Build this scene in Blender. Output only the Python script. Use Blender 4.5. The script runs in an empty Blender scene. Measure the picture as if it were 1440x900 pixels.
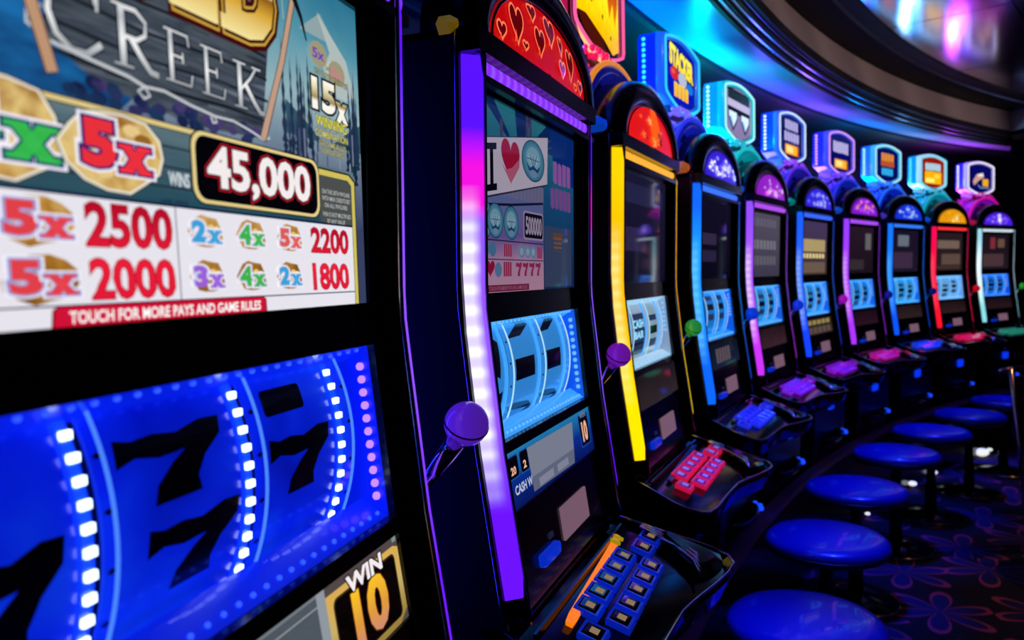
import bpy, bmesh, math, random
from mathutils import Vector, Matrix
random.seed(4)
H = 1.45                       # camera height above the carpet
PI = math.pi
SC = bpy.context.scene
COL = SC.collection

# ------------------------------------------------------------------ camera
cam_d = bpy.data.cameras.new('camera')
cam = bpy.data.objects.new('camera', cam_d)
COL.objects.link(cam)
SC.camera = cam
cam_d.sensor_width = 36.0
cam_d.lens = 1085.108 / 1440 * 36.0
cam_d.clip_start = 0.02
PITCH, ROLL = math.radians(-3.149), math.radians(-1.341)
cam.matrix_world = (Matrix.Translation((0, 0, H)) @ Matrix.Rotation(PI / 2 + PITCH, 4, 'X') @ Matrix.Rotation(ROLL, 4, 'Z') @ Matrix.Identity(4))
cam_d.dof.use_dof = True
cam_d.dof.focus_distance = 1.05
cam_d.dof.aperture_fstop = 5.6

# ------------------------------------------------------------------ world, exposure, room and added lights
w = bpy.data.worlds.new('world')
SC.world = w
w.use_nodes = True
w.node_tree.nodes['Background'].inputs[0].default_value = (0.0012, 0.0012, 0.006, 1)
w.node_tree.nodes['Background'].inputs[1].default_value = 1.0
SC.view_settings.view_transform = 'Standard'
SC.view_settings.look = 'None'
SC.view_settings.exposure = 0.0
SC.view_settings.gamma = 1.0

CX, CY = 9.563, -2.179         # centre of the curved bank
def polar(R, a, z=0.0):
    return Vector((CX + R * math.cos(a), CY + R * math.sin(a), z))
# machines: x, y, yaw (degrees)
POSES = [(-.209, .555, 73.35), (.039, 1.295, 68.34), (.354, 2.059, 64.81), (.738, 2.802, 60.40), (1.147, 3.487, 55.66),
         (1.618, 4.130, 51.67), (2.134, 4.724, 46.83), (2.687, 5.276, 41.78), (3.273, 5.781, 37.33), (3.896, 6.226, 32.86)]
ANG = [math.atan2(y - CY, x - CX) for x, y, a in POSES]

def area(name, loc, to, size, col, power, size_y=None):
    d = bpy.data.lights.new(name, 'AREA')
    d.size = size
    if size_y:
        d.shape = 'RECTANGLE'; d.size_y = size_y
    d.color = col; d.energy = power
    o = bpy.data.objects.new(name, d)
    COL.objects.link(o)
    o.location = loc
    o.rotation_euler = (Vector(to) - Vector(loc)).to_track_quat('-Z', 'Y').to_euler()
    return o
# unseen blue lamps added above the stools to light the seats
for k, i in enumerate((2, 3, 4, 5, 6, 7, 8)):
    a = ANG[i]
    p = polar(9.55, a, H + 1.2)
    o = area('seat_fill', p, polar(9.76, a, H - .93), .12, (0.01, 0.03, 1.0), 2.4)
    o.data.spread = math.radians(23)
# added lamps behind the signs, in place of the signs' glow on the soffit
WASH = {1: (0, .10, 1, 2.2), 2: (0, .10, 1, 3.0), 3: (0, .18, 1, 3.0), 4: (0, .75, 1, 4.2), 5: (.08, .08, 1, 2.6), 6: (.25, .1, 1, 2.6), 7: (0, .3, 1, 2.2), 8: (.2, .5, .9, 1.8), 9: (.55, .08, 1, 2.6)}
for i, (r, g, b, e) in WASH.items():
    p = polar(10.44, ANG[i], H + .60)
    area('soffit_fill', p, polar(10.22, ANG[i] - .01, H + 1.02), .50, (r, g, b), e * 4.0, .16)
# unseen warm spots added to brighten the ceiling fascia
for k in range(10):
    a = ANG[0] + (ANG[9] - ANG[0]) * (k + .3) / 9.4
    d = bpy.data.lights.new('fascia_fill', 'SPOT')
    d.energy = 20; d.color = (1.0, .74, .70); d.spot_size = .8; d.spot_blend = 1.0; d.shadow_soft_size = .05
    o = bpy.data.objects.new('fascia_fill', d); COL.objects.link(o)
    o.location = polar(8.6, a, H + 1.22)
    o.rotation_euler = (polar(10.07, a - .03, H + 1.15) - o.location).to_track_quat('-Z', 'Y').to_euler()
# blue lamp added in the gap to turn the second cabinet's side navy
area('gap_fill', (-.42, 1.00, H - .1), (-.12, 1.06, H - .05), .05, (.02, .02, 1.0), 2.2, 1.0)
# warm downlights of the aisle on the right
for p, e, sz in (((2.75, 3.1, 2.65), 34, .95), ((4.2, 4.6, 2.65), 40, 1.0)):
    d = bpy.data.lights.new('aisle_downlight', 'SPOT')
    d.energy = e; d.color = (1.0, .45, .22); d.spot_size = sz; d.spot_blend = .7; d.shadow_soft_size = .05
    o = bpy.data.objects.new('aisle_downlight', d); COL.objects.link(o); o.location = p

# ------------------------------------------------------------------ materials
def lin(c):
    if isinstance(c, str):
        c = [int(c[i:i + 2], 16) / 255 for i in (0, 2, 4)]
    return tuple((v / 12.92 if v <= .04045 else ((v + .055) / 1.055) ** 2.4) for v in c)
MATS = {}
def mat(key, base='000000', rough=.4, metal=0., emi=None, es=1., ior=1.5, coat=0., trans=0., spec=.5):
    if key in MATS:
        return MATS[key]
    m = bpy.data.materials.new(key)
    m.use_nodes = True
    b = m.node_tree.nodes['Principled BSDF']
    b.inputs['Base Color'].default_value = (*lin(base), 1)
    b.inputs['Roughness'].default_value = rough
    b.inputs['Metallic'].default_value = metal
    b.inputs['IOR'].default_value = ior
    b.inputs['Coat Weight'].default_value = coat
    b.inputs['Transmission Weight'].default_value = trans
    b.inputs['Specular IOR Level'].default_value = spec
    if emi is not None:
        b.inputs['Emission Color'].default_value = (*lin(emi), 1)
        b.inputs['Emission Strength'].default_value = es
    MATS[key] = m
    return m
def nodes_of(m):
    nt = m.node_tree
    return nt, nt.nodes['Principled BSDF']
def N(nt, t, **kw):
    n = nt.nodes.new(t)
    for k, v in kw.items():
        setattr(n, k, v)
    return n
def ramp(nt, stops, interp='LINEAR'):
    n = N(nt, 'ShaderNodeValToRGB')
    cr = n.color_ramp
    cr.interpolation = interp
    while len(cr.elements) < len(stops):
        cr.elements.new(.5)
    for e, (p, c) in zip(cr.elements, stops):
        e.position = p
        e.color = (*lin(c), 1)
    return n
def mth(nt, op, a, b=None, c=None, clamp=False):
    n = N(nt, 'ShaderNodeMath', operation=op, use_clamp=clamp)
    for i, v in enumerate((a, b, c)):
        if v is None:
            continue
        if isinstance(v, (int, float)):
            n.inputs[i].default_value = v
        else:
            nt.links.new(v, n.inputs[i])
    return n.outputs[0]
def scr(key, c, es=1., ior=2.3):          # flat print on a lit screen behind glossy glass
    return mat('screen_' + key, '000000', .04, emi=c, es=es, ior=ior)

BLACK = mat('black_gloss', '020204', .18, coat=.15, spec=.35)
CABM = mat('cabinet_black', '08080f', .34)
BLACKM = mat('black_satin', '050508', .42)
CHROME = mat('chrome', 'd8d8e2', .09, 1.0)
DARKCH = mat('dark_chrome', '6a6a80', .14, 1.0)
GLASSD = mat('dark_glass', '020204', .03, ior=2.4)
PITB = mat('reel_box_black', '020206', .5)
LEDW = mat('led_white_blue', 'ffffff', .4, emi='cfe4ff', es=3.0)
LEDB = mat('led_soft_blue', '0020ff', .4, emi='3058ff', es=1.2)
LEDV = mat('led_soft_violet', '4000ff', .4, emi='a070ff', es=1.8)
TRIMM = mat('trim_chrome', 'd8d8e2', .2, 1.0)

def strip_mat(key, top, mid, bot, hot, es=1.2, pink=None, split=False, horiz=False):
    """light diffuser with the LEDs behind it showing as soft hot spots"""
    m = mat(key, 'ffffff', .35)
    nt, b = nodes_of(m)
    b.inputs['Base Color'].default_value = (.02, .02, .02, 1)
    tc = N(nt, 'ShaderNodeTexCoord')
    sx = N(nt, 'ShaderNodeSeparateXYZ')
    nt.links.new(tc.outputs['Object'], sx.inputs[0])
    X, Z = sx.outputs[0], sx.outputs[2]
    t = mth(nt, 'MULTIPLY_ADD', Z, 1 / .735, (.438 - H) / .735, clamp=True)      # 0 at the bottom, 1 at the top
    stops = [(0., bot), (.18, bot), (.45, mid), (.72, mid)]
    if pink:
        stops = [(0., bot), (.16, bot), (.34, mid), (.70, mid), (.73, pink), (.80, pink), (.87, top), (1., top)]
    else:
        stops += [(.9, top), (1., top)]
    rp = ramp(nt, stops)
    nt.links.new(t, rp.inputs[0])
    ax = X if horiz else Z
    ph = mth(nt, 'MULTIPLY', ax, 2 * PI / .028)
    dots = mth(nt, 'POWER', mth(nt, 'MULTIPLY_ADD', mth(nt, 'SINE', ph), .5, .5), 1.6)
    if horiz:
        amt = mth(nt, 'MULTIPLY', dots, .07)
    else:
        ml = N(nt, 'ShaderNodeMapRange')                       # the hot side is the outer edge
        ml.inputs['From Min'].default_value = -.263; ml.inputs['From Max'].default_value = -.272
        nt.links.new(X, ml.inputs[0])
        win = mth(nt, 'MULTIPLY', mth(nt, 'MULTIPLY_ADD', t, 7., -1.2, clamp=True), mth(nt, 'MULTIPLY_ADD', t, -9., 6.9, clamp=True))
        amt = mth(nt, 'MULTIPLY', mth(nt, 'MULTIPLY', mth(nt, 'MULTIPLY_ADD', dots, .45, .55), ml.outputs[0]), mth(nt, 'MULTIPLY', win, .95 if split else .55))
    mx = N(nt, 'ShaderNodeMix', data_type='RGBA')
    nt.links.new(amt, mx.inputs[0]); nt.links.new(rp.outputs[0], mx.inputs[6])
    mx.inputs[7].default_value = (*lin(hot), 1)
    nt.links.new(mx.outputs[2], b.inputs['Emission Color'])
    b.inputs['Emission Strength'].default_value = es
    return m

# ------------------------------------------------------------------ mesh building
class MB:
    def __init__(s):
        s.v, s.f, s.mi, s.sm = [], [], [], []
    def add(s, verts, faces, mi=0, smooth=False):
        o = len(s.v)
        s.v += [tuple(v) for v in verts]
        s.f += [tuple(i + o for i in f) for f in faces]
        s.mi += [mi] * len(faces)
        s.sm += [smooth] * len(faces)
        return s
    def box(s, x0, x1, y0, y1, z0, z1, mi=0):
        return s.add([(x, y, z) for x in (x0, x1) for y in (y0, y1) for z in (z0, z1)],
                     [(0, 1, 3, 2), (4, 6, 7, 5), (0, 4, 5, 1), (2, 3, 7, 6), (0, 2, 6, 4), (1, 5, 7, 3)], mi)
    def loft(s, rings, mi=0, closed=True, caps=True, smooth=False):
        n = len(rings[0])
        vs = [v for r in rings for v in r]
        fs = []
        for i in range(len(rings) - 1):
            for j in range(n if closed else n - 1):
                k = (j + 1) % n
                fs.append((i * n + j, i * n + k, (i + 1) * n + k, (i + 1) * n + j))
        s.add(vs, fs, mi, smooth)
        if caps and closed:
            s.add(rings[0], [tuple(range(n))[::-1]], mi)
            s.add(rings[-1], [tuple(range(n))], mi)
        return s
    def tube(s, pts, r, n=8, mi=0, closed=False):
        pts = [Vector(p) for p in pts]
        rr = r if isinstance(r, (list, tuple)) else [r] * len(pts)
        rings = []
        up = None
        for i, p in enumerate(pts):
            if closed:
                t = pts[(i + 1) % len(pts)] - pts[i - 1]
            else:
                t = pts[min(i + 1, len(pts) - 1)] - pts[max(i - 1, 0)]
            t.normalize()
            if up is None:
                up = Vector((0, 0, 1)) if abs(t.z) < .9 else Vector((1, 0, 0))
            a = t.cross(up)
            if a.length < 1e-5:
                a = t.orthogonal()
            a.normalize()
            b = t.cross(a); up = -b if b.dot(up) < 0 else b
            b = up
            rings.append([p + rr[i] * (a * math.cos(2 * PI * k / n) + b * math.sin(2 * PI * k / n)) for k in range(n)])
        if closed:
            rings.append(rings[0])
        return s.loft(rings, mi, caps=not closed, smooth=True)
    def lathe(s, prof, n=24, mi=0, cx=0, cy=0, smooth=True):
        rings = [[(cx + r * math.cos(2 * PI * k / n), cy + r * math.sin(2 * PI * k / n), z) for k in range(n)] for r, z in prof]
        return s.loft(rings, mi, caps=True, smooth=smooth)
    def sphere(s, c, r, nu=12, nv=8, mi=0):
        rings = []
        for j in range(1, nv):
            t = PI * j / nv
            rings.append([(c[0] + r * math.sin(t) * math.cos(2 * PI * k / nu), c[1] + r * math.sin(t) * math.sin(2 * PI * k / nu), c[2] - r * math.cos(t)) for k in range(nu)])
        return s.loft(rings, mi, caps=True, smooth=True)
    def mesh(s, name):
        me = bpy.data.meshes.new(name)
        me.from_pydata(s.v, [], s.f)
        me.polygons.foreach_set('material_index', s.mi)
        me.polygons.foreach_set('use_smooth', s.sm)
        me.update()
        bm = bmesh.new(); bm.from_mesh(me)
        bmesh.ops.remove_doubles(bm, verts=bm.verts, dist=1e-6)
        bmesh.ops.recalc_face_normals(bm, faces=bm.faces)
        bm.to_mesh(me); bm.free()
        return me

CACHE = {}
def part(name, build, mats, parent=None, key=None, label=None, stuff=False):
    """one object; alike pieces share their mesh, each with its own material slots"""
    me = CACHE.get(key) if key else None
    if me is None:
        r = build() if callable(build) else build
        me = r.mesh(name)
        mm = mats if isinstance(mats, (list, tuple)) else [mats]
        for m in mm:
            me.materials.append(m)
        if key:
            CACHE[key] = me
    o = bpy.data.objects.new(name, me)
    COL.objects.link(o)
    for sl, m in zip(o.material_slots, mats if isinstance(mats, (list, tuple)) else [mats]):
        if sl.material is not m:
            sl.link = 'OBJECT'; sl.material = m
    if parent:
        o.parent = parent
    if label:
        o['label'] = label
    if stuff:
        o['kind'] = 'stuff'
    return o
def thing(name, label, cat, loc, rz=0, group=None):
    o = bpy.data.objects.new(name, None)
    COL.objects.link(o)
    o.empty_display_size = .1
    o.location = loc; o.rotation_euler = (0, 0, rz)
    o['label'] = label; o['category'] = cat
    if group:
        o['group'] = group
    return o
def struct(name, build, mats):
    o = part(name, build, mats)
    o['kind'] = 'structure'
    return o

# ------------------------------------------------------------------ the machine face: outward depth d as a function of height z (z measured from the camera's height)
FP = [(.60, .0115), (.0, 0.0005), (-.03, 0.0), (-.063, .003), (-.236, .021), (-.335, .0355), (-.435, .050), (-.50, .060)]
def face(z):
    for (z0, d0), (z1, d1) in zip(FP, FP[1:]):
        if z <= z0 and z >= z1:
            return d0 + (d1 - d0) * (z0 - z) / (z0 - z1)
    return FP[0][1] if z > FP[0][0] else FP[-1][1]
def L(x, d, z):
    return (x, -d, z + H)
def slab(mb, x0, x1, z0, z1, back, front, nz=1, mi=0):
    rings = []
    for i in range(nz + 1):
        z = z0 + (z1 - z0) * i / nz
        f = face(z)
        rings.append([L(x0, f + back, z), L(x0, f + front, z), L(x1, f + front, z), L(x1, f + back, z)])
    return mb.loft(rings, mi)

# flat print: polygons in (x, z) cut into trapezoids so that they can follow any surface
def trapezoids(contours, extra=()):
    zs = sorted({round(p[1], 7) for c in contours for p in c} | set(extra))
    out = []
    for a, b in zip(zs, zs[1:]):
        if b - a < 1e-7:
            continue
        m = (a + b) / 2
        cuts = []
        for c in contours:
            for (x0, z0), (x1, z1) in zip(c, c[1:] + c[:1]):
                if min(z0, z1) < m < max(z0, z1):
                    g = lambda z: x0 + (x1 - x0) * (z - z0) / (z1 - z0)
                    cuts.append((g(m), g(a), g(b)))
        cuts.sort()
        for l, r in zip(cuts[::2], cuts[1::2]):
            out.append([(l[1], a), (r[1], a), (r[2], b), (l[2], b)])
    return out
def rrect(x0, x1, z0, z1, r, n=4):
    P = []
    for cx, cz, a0 in ((x1 - r, z1 - r, 0), (x0 + r, z1 - r, PI / 2), (x0 + r, z0 + r, PI), (x1 - r, z0 + r, 1.5 * PI)):
        for k in range(n + 1):
            a = a0 + PI / 2 * k / n
            P.append((cx + r * math.cos(a), cz + r * math.sin(a)))
    return P
def rect(x0, x1, z0, z1):
    return [(x0, z0), (x1, z0), (x1, z1), (x0, z1)]
def ell(cx, cz, a, b, n=20, a0=0, a1=2 * PI):
    full = abs(a1 - a0 - 2 * PI) < 1e-6
    return [(cx + a * math.cos(a0 + (a1 - a0) * k / (n if full else n - 1)), cz + b * math.sin(a0 + (a1 - a0) * k / (n if full else n - 1))) for k in range(n)]
def stroke(pts, w0, w1=None):
    w1 = w0 if w1 is None else w1
    Lf, Rt = [], []
    for i, p in enumerate(pts):
        a = Vector(pts[max(i - 1, 0)]); b = Vector(pts[min(i + 1, len(pts) - 1)])
        t = (b - a); t.normalize()
        wv = w0 + (w1 - w0) * i / (len(pts) - 1)
        n = Vector((-t.y, t.x)) * wv / 2
        Lf.append((p[0] + n.x, p[1] + n.y)); Rt.append((p[0] - n.x, p[1] - n.y))
    return [[Lf[i], Lf[i + 1], Rt[i + 1], Rt[i]] for i in range(len(pts) - 1)]
TXT = {}
def text_polys(s, off):
    k = (s, off)
    if k not in TXT:
        cu = bpy.data.curves.new('t', 'FONT')
        cu.body = s; cu.offset = off; cu.resolution_u = 3
        o = bpy.data.objects.new('t', cu)
        COL.objects.link(o)
        dg = bpy.context.evaluated_depsgraph_get()
        dg.update()
        me = o.evaluated_get(dg).to_mesh()
        vs = [(v.co.x, v.co.y) for v in me.vertices]
        TXT[k] = [[vs[i] for i in p.vertices] for p in me.polygons]
        o.to_mesh_clear()
        bpy.data.objects.remove(o); bpy.data.curves.remove(cu)
    return TXT[k]

class Art:
    """layered flat print on a surface; put(x, z, layer) -> point"""
    def __init__(s, put):
        s.mb, s.mats, s.put, s.layer = MB(), [], put, 1
    def mi(s, m):
        if m not in s.mats:
            s.mats.append(m)
        return s.mats.index(m)
    def polys(s, ps, m, dl=0):
        i = s.mi(m)
        for p in ps:
            s.mb.add([s.put(x, z, s.layer + dl) for x, z in p], [tuple(range(len(p)))], i)
    def shape(s, contour, m, up=True, extra=()):
        s.polys(trapezoids([contour] if isinstance(contour[0][0], (int, float)) else contour, extra), m)
        if up:
            s.layer += 1
    def line(s, pts, w, m, w1=None, up=True):
        s.polys(stroke(pts, w, w1), m)
        if up:
            s.layer += 1
    def text(s, t, x0, x1, z0, z1, m, bold=.02, outline=None, shear=0., slope=0.):
        base = text_polys(t, bold)
        xs = [p[0] for q in base for p in q]; zs = [p[1] for q in base for p in q]
        bx0, bx1, bz0, bz1 = min(xs), max(xs), min(zs), max(zs)
        def T(p):
            u = (p[0] - bx0) / (bx1 - bx0); v = (p[1] - bz0) / (bz1 - bz0)
            return (x0 + u * (x1 - x0) + shear * v * (z1 - z0), z0 + v * (z1 - z0) + slope * u * (x1 - x0))
        for (off, mm) in (outline or []):
            s.polys([[T(p) for p in q] for q in text_polys(t, bold + off)], mm)
            s.layer += 1
        s.polys([[T(p) for p in q] for q in base], m)
        s.layer += 1
    def build(s, name, parent, kind_label=None):
        return part(name, s.mb, s.mats, parent, label=kind_label)
def put_face(x, z, layer):
    x = max(-.2222, min(.2225, x))
    if z > -.1:
        z = max(-.0224, min(.2585, z))
    return L(x, face(z) + .0008 + .000006 * layer, z)

SX = [(-.5, 0.), (.5, 0.)]
def slab_x(cx, cz, w, h, m, A, o2=None, o1=None):
    """slab-serif x"""
    def body(g):
        ps = []
        for (ax, az, bx, bz) in ((-1, -1, 1, 1), (-1, 1, 1, -1)):
            t = .22 + g
            ps.append([(cx + ax * w * .36 - t * w, cz + az * h / 2), (cx + ax * w * .36 + t * w, cz + az * h / 2), (cx + bx * w * .36 + t * w, cz + bz * h / 2), (cx + bx * w * .36 - t * w, cz + bz * h / 2)])
        for sx in (-1, 1):
            for sz in (-1, 1):
                ps.append(rect(cx + sx * w * .36 - w * (.27 + g), cx + sx * w * .36 + w * (.27 + g), min(cz + sz * h / 2 * 1.0, cz + sz * h * .34) - g * h, max(cz + sz * h / 2, cz + sz * h * .34) + g * h))
        return ps
    for g, mm in ((.16, o2), (.08, o1), (0, m)):
        if mm:
            A.polys(body(g), mm); A.layer += 1

# ================================================================== the shell
A0, A1 = ANG[0] + .12, ANG[9] - .004      # the arc runs from behind the first machine to just past the last
def arc_strip(prof, a0, a1, n=72, mi=0, mb=None, smooth=True):
    mb = mb or MB()
    rings = [[polar(R, a0 + (a1 - a0) * k / n, H + z) for R, z in prof] for k in range(n + 1)]
    return mb.loft(rings, mi, closed=False, caps=False, smooth=smooth)
def arc_solid(prof, a0, a1, n=72, mb=None, mi=0):
    mb = mb or MB()
    def end(R):                                   # the far end is mitred
        return a1 - (.205 * max(0, R - 10.05) if a1 == A1 else 0)
    return mb.loft([[polar(R, a0 + (end(R) - a0) * k / n, H + z) for R, z in prof] for k in range(n + 1)], mi, closed=True, caps=True)

# carpet: navy pile with outlined petals
car = mat('carpet', '050510', .95)
nt, b = nodes_of(car)
tc = N(nt, 'ShaderNodeTexCoord')
vo = N(nt, 'ShaderNodeTexVoronoi'); vo.inputs['Scale'].default_value = 2.3; vo.inputs['Randomness'].default_value = .35
vo.voronoi_dimensions = '2D'
nt.links.new(tc.outputs['Object'], vo.inputs['Vector'])
sc_ = N(nt, 'ShaderNodeVectorMath', operation='SCALE'); sc_.inputs['Scale'].default_value = 1.0
nt.links.new(tc.outputs['Object'], sc_.inputs[0])
sub = N(nt, 'ShaderNodeVectorMath', operation='SUBTRACT')
nt.links.new(sc_.outputs[0], sub.inputs[0]); nt.links.new(vo.outputs['Position'], sub.inputs[1])
sep = N(nt, 'ShaderNodeSeparateXYZ'); nt.links.new(sub.outputs[0], sep.inputs[0])
th = mth(nt, 'ARCTAN2', sep.outputs[1], sep.outputs[0])
rr = mth(nt, 'SQRT', mth(nt, 'ADD', mth(nt, 'MULTIPLY', sep.outputs[0], sep.outputs[0]), mth(nt, 'MULTIPLY', sep.outputs[1], sep.outputs[1])))
pet = mth(nt, 'MULTIPLY', mth(nt, 'ABSOLUTE', mth(nt, 'COSINE', mth(nt, 'MULTIPLY', th, 3.0))), .21)
diff = mth(nt, 'ABSOLUTE', mth(nt, 'SUBTRACT', rr, pet))
line = mth(nt, 'LESS_THAN', diff, .016)
inside = mth(nt, 'LESS_THAN', rr, pet)
c1 = N(nt, 'ShaderNodeMix', data_type='RGBA'); nt.links.new(inside, c1.inputs[0])
c1.inputs[6].default_value = (*lin('040408'), 1); c1.inputs[7].default_value = (*lin('0c1444'), 1)
c2 = N(nt, 'ShaderNodeMix', data_type='RGBA'); nt.links.new(line, c2.inputs[0])
nt.links.new(c1.outputs[2], c2.inputs[6]); c2.inputs[7].default_value = (*lin('a83c50'), 1)
no = N(nt, 'ShaderNodeTexNoise'); no.inputs['Scale'].default_value = 260
nt.links.new(tc.outputs['Object'], no.inputs['Vector'])
bp = N(nt, 'ShaderNodeBump'); bp.inputs['Strength'].default_value = .5; bp.inputs['Distance'].default_value = .004
nt.links.new(no.outputs[0], bp.inputs['Height']); nt.links.new(bp.outputs[0], b.inputs['Normal'])
nt.links.new(c2.outputs[2], b.inputs['Base Color'])
struct('floor', MB().box(-4, 10, -2.5, 11, -.06, 0), car)

WALLM = mat('dark_wall', '030408', .6)
struct('wall_back', lambda: arc_solid([(10.92, -1.45), (11.0, -1.45), (11.0, 1.45), (10.92, 1.45)], A0 + .1, A1 - .35), WALLM)
# two pale rails on the wall behind the signs
rail_m = mat('wall_rail', '1c2c4c', .3, .6)
for k, z in enumerate((.84, .90)):
    struct('trim_%d' % (k + 1), (lambda z=z: arc_solid([(10.885, z), (10.92, z), (10.92, z + .014), (10.885, z + .014)], A0, A1)), rail_m)

# soffit band over the signs, satin lacquer
sof = mat('soffit_satin', '8c90a8', .30)
nt, b = nodes_of(sof)
b.inputs['Anisotropic'].default_value = .6
struct('ceiling_soffit', lambda: arc_solid([(10.44, 1.02), (10.14, .985), (10.13, 1.0), (10.13, 1.30), (10.44, 1.30)], A0, A1), sof)
struct('trim_13', lambda: arc_solid([(10.442, 1.0), (10.47, 1.0), (10.96, 1.06), (10.96, 1.30), (10.442, 1.30)], A0, A1), mat('soffit_dark', '040408', .6))
cr_m = mat('crown_lacquer', 'c0c8e8', .24, .9)
MATTE = mat('matte_black', '030304', .7)
CROWN = [[(10.150, .972), (10.150, 1.02), (10.134, 1.02), (10.134, .972)],
         [(10.132, .984), (10.132, 1.03), (10.116, 1.03), (10.116, .984)],
         [(10.115, .990), (10.115, 1.03), (10.106, 1.03), (10.106, .990)],
         [(10.105, 1.003), (10.105, 1.045), (10.090, 1.045), (10.090, 1.003)],
         [(10.089, 1.008), (10.089, 1.045), (10.082, 1.045), (10.082, 1.008)],
         [(10.081, 1.022), (10.081, 1.06), (10.072, 1.06), (10.072, 1.022)],
         [(10.071, 1.028), (10.071, 1.07), (10.052, 1.07), (10.052, 1.028)]]
for k, pr in enumerate(CROWN):
    struct('trim_%d' % (k + 3), (lambda pr=pr: arc_solid(pr, A0, A1)), cr_m if k in (1, 3, 5) else MATTE)
beige = mat('fascia_taupe', '9a8a86', .7)
struct('wall_fascia', lambda: arc_solid([(10.055, 1.065), (10.10, 1.235), (10.135, 1.235), (10.135, 1.065)], A0, A1), beige)
struct('trim_10', lambda: arc_solid([(10.13, 1.235), (10.13, 1.30), (9.86, 1.30), (9.86, 1.275), (9.92, 1.262), (9.925, 1.262), (10.0, 1.25)], A0, A1), MATTE)
struct('trim_11', lambda: arc_solid([(9.925, 1.262), (9.935, 1.252), (9.945, 1.262)], A0, A1), cr_m)
# mirror ceiling in panels with dark joints
mir = mat('mirror_ceiling', 'ece6fa', .13, 1.0)
ceil = struct('ceiling', lambda: arc_solid([(9.86, 1.305), (5.2, 1.305), (5.2, 1.36), (9.86, 1.36)], A0, A1 - .9, 40), mat('ceiling_dark', '020203', .8))
na = 13
for ir, (R0, R1) in enumerate(((9.86, 9.30), (9.294, 8.4), (8.394, 7.2), (7.194, 5.9))):
    for k in range(na):
        a, b2 = A0 - .02 + (A1 - .9 - A0) * k / na, A0 - .02 + (A1 - .9 - A0) * (k + 1) / na - .0012
        part('mirror_panel', arc_solid([(R0, 1.285), (R1, 1.285), (R1, 1.30), (R0, 1.30)], a, b2, 6), mir, ceil)
# the next straight run of fascia beyond the bank's far end
def straight(prof):
    p0 = polar(1, A1) - polar(0, A1)
    base = polar(0, A1)
    end_dir = Vector((.22, -.97, 0))
    r0 = [polar(R, A1 - .205 * max(0, R - 10.05), H + z) for R, z in prof]
    return MB().loft([r0, [p + end_dir * 3.2 for p in r0]])
struct('wall_fascia_end', lambda: straight([(10.055, 1.065), (10.10, 1.235), (10.4, 1.235), (10.4, 1.065)]), mat('fascia_pale', 'a8a29a', .7))
struct('trim_12', lambda: straight([(10.03, .985), (10.05, 1.06), (10.4, 1.06), (10.4, .985)]), BLACK)

# curved plinth carrying the whole bank
PL = thing('machine_plinth', 'long curved black plinth under the whole row of slot machines', 'plinth', polar(10.3, ANG[4], 0))
PL.location = (0, 0, 0)
part('plinth_body', lambda: arc_solid([(10.02, -1.45), (10.05, -1.0), (10.75, -1.0), (10.75, -1.45)], A0, A1), BLACK, PL)
part('top_ledge', lambda: arc_solid([(10.022, -1.018), (10.026, -.997), (10.075, -.992), (10.075, -1.018)], A0, A1), mat('plinth_trim', 'd080d8', .34, .3), PL, label='metallic edge of the ledge with its purple highlight in the colour')  # purple highlight along the ledge is put into its base colour
toe = mat('toe_blob', 'ffffff', .4, emi='e6ead2', es=1.1)  # pale glowing blobs along the foot of the plinth
for (x, y, s) in ((2.04, 4.40, .5), (2.62, 5.0, .9), (2.91, 5.26, .8), (3.59, 5.78, 1.7), (3.70, 5.86, .7)):
    a = math.atan2(y - CY, x - CX)
    p = polar(10.0, a, .035)
    mb = MB().sphere((0, 0, 0), 1, 12, 8)
    mb.v = [(p.x + v[0] * .030 * s, p.y + v[1] * .026 * s, p.z + v[2] * .017 * s) for v in mb.v]
    part('toe_blob', mb, toe, PL, label='small white glowing blob at the foot of the plinth')
# ================================================================== shared parts of a machine
def b_cabinet():
    mb = MB()
    def prism(prof, x0, x1):
        mb.loft([[L(x0, d, z) for d, z in prof], [L(x1, d, z) for d, z in prof]])
    prism([(-.42, .33), (-.095, .33), (-.095, -.05), (-.075, -.236), (-.045, -.475), (-.42, -.475)], -.283, .283)
    # left and right cheeks either side of the light strips
    for x0, x1 in ((-.288, -.281), (.281, .288)):
        slab(mb, x0, x1, -.475, .328, -.33, .0, 10)
    # belly below the deck
    prism([(-.42, -.475), (.03, -.475), (.085, -.60), (.085, -.86), (.06, -.99), (-.42, -.99)], -.27, .27)
    return mb
def b_panel():
    mb = MB()
    for sg in (-1, 1):
        rings = []
        for k in range(17):
            z = -.475 + .80 * k / 16
            f = face(z)
            rings.append([L(sg * x, f + d, z) for x, d in ((.222, -.10), (.222, .0045), (.236, .006), (.2495, .0205), (.2575, .0215), (.2575, -.10))])
        mb.loft(rings)
    slab(mb, -.222, .222, .2575, .325, -.10, .006)
    slab(mb, -.222, .222, -.063, -.0215, -.10, .004, 2)
    slab(mb, -.222, .222, -.252, -.236, -.10, .005)
    slab(mb, -.222, .222, -.475, -.337, -.10, .003, 3)
    slab(mb, -.283, .283, .298, .328, -.05, .028)
    slab(mb, -.250, .283, .262, .272, -.02, .024)
    return mb
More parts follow.
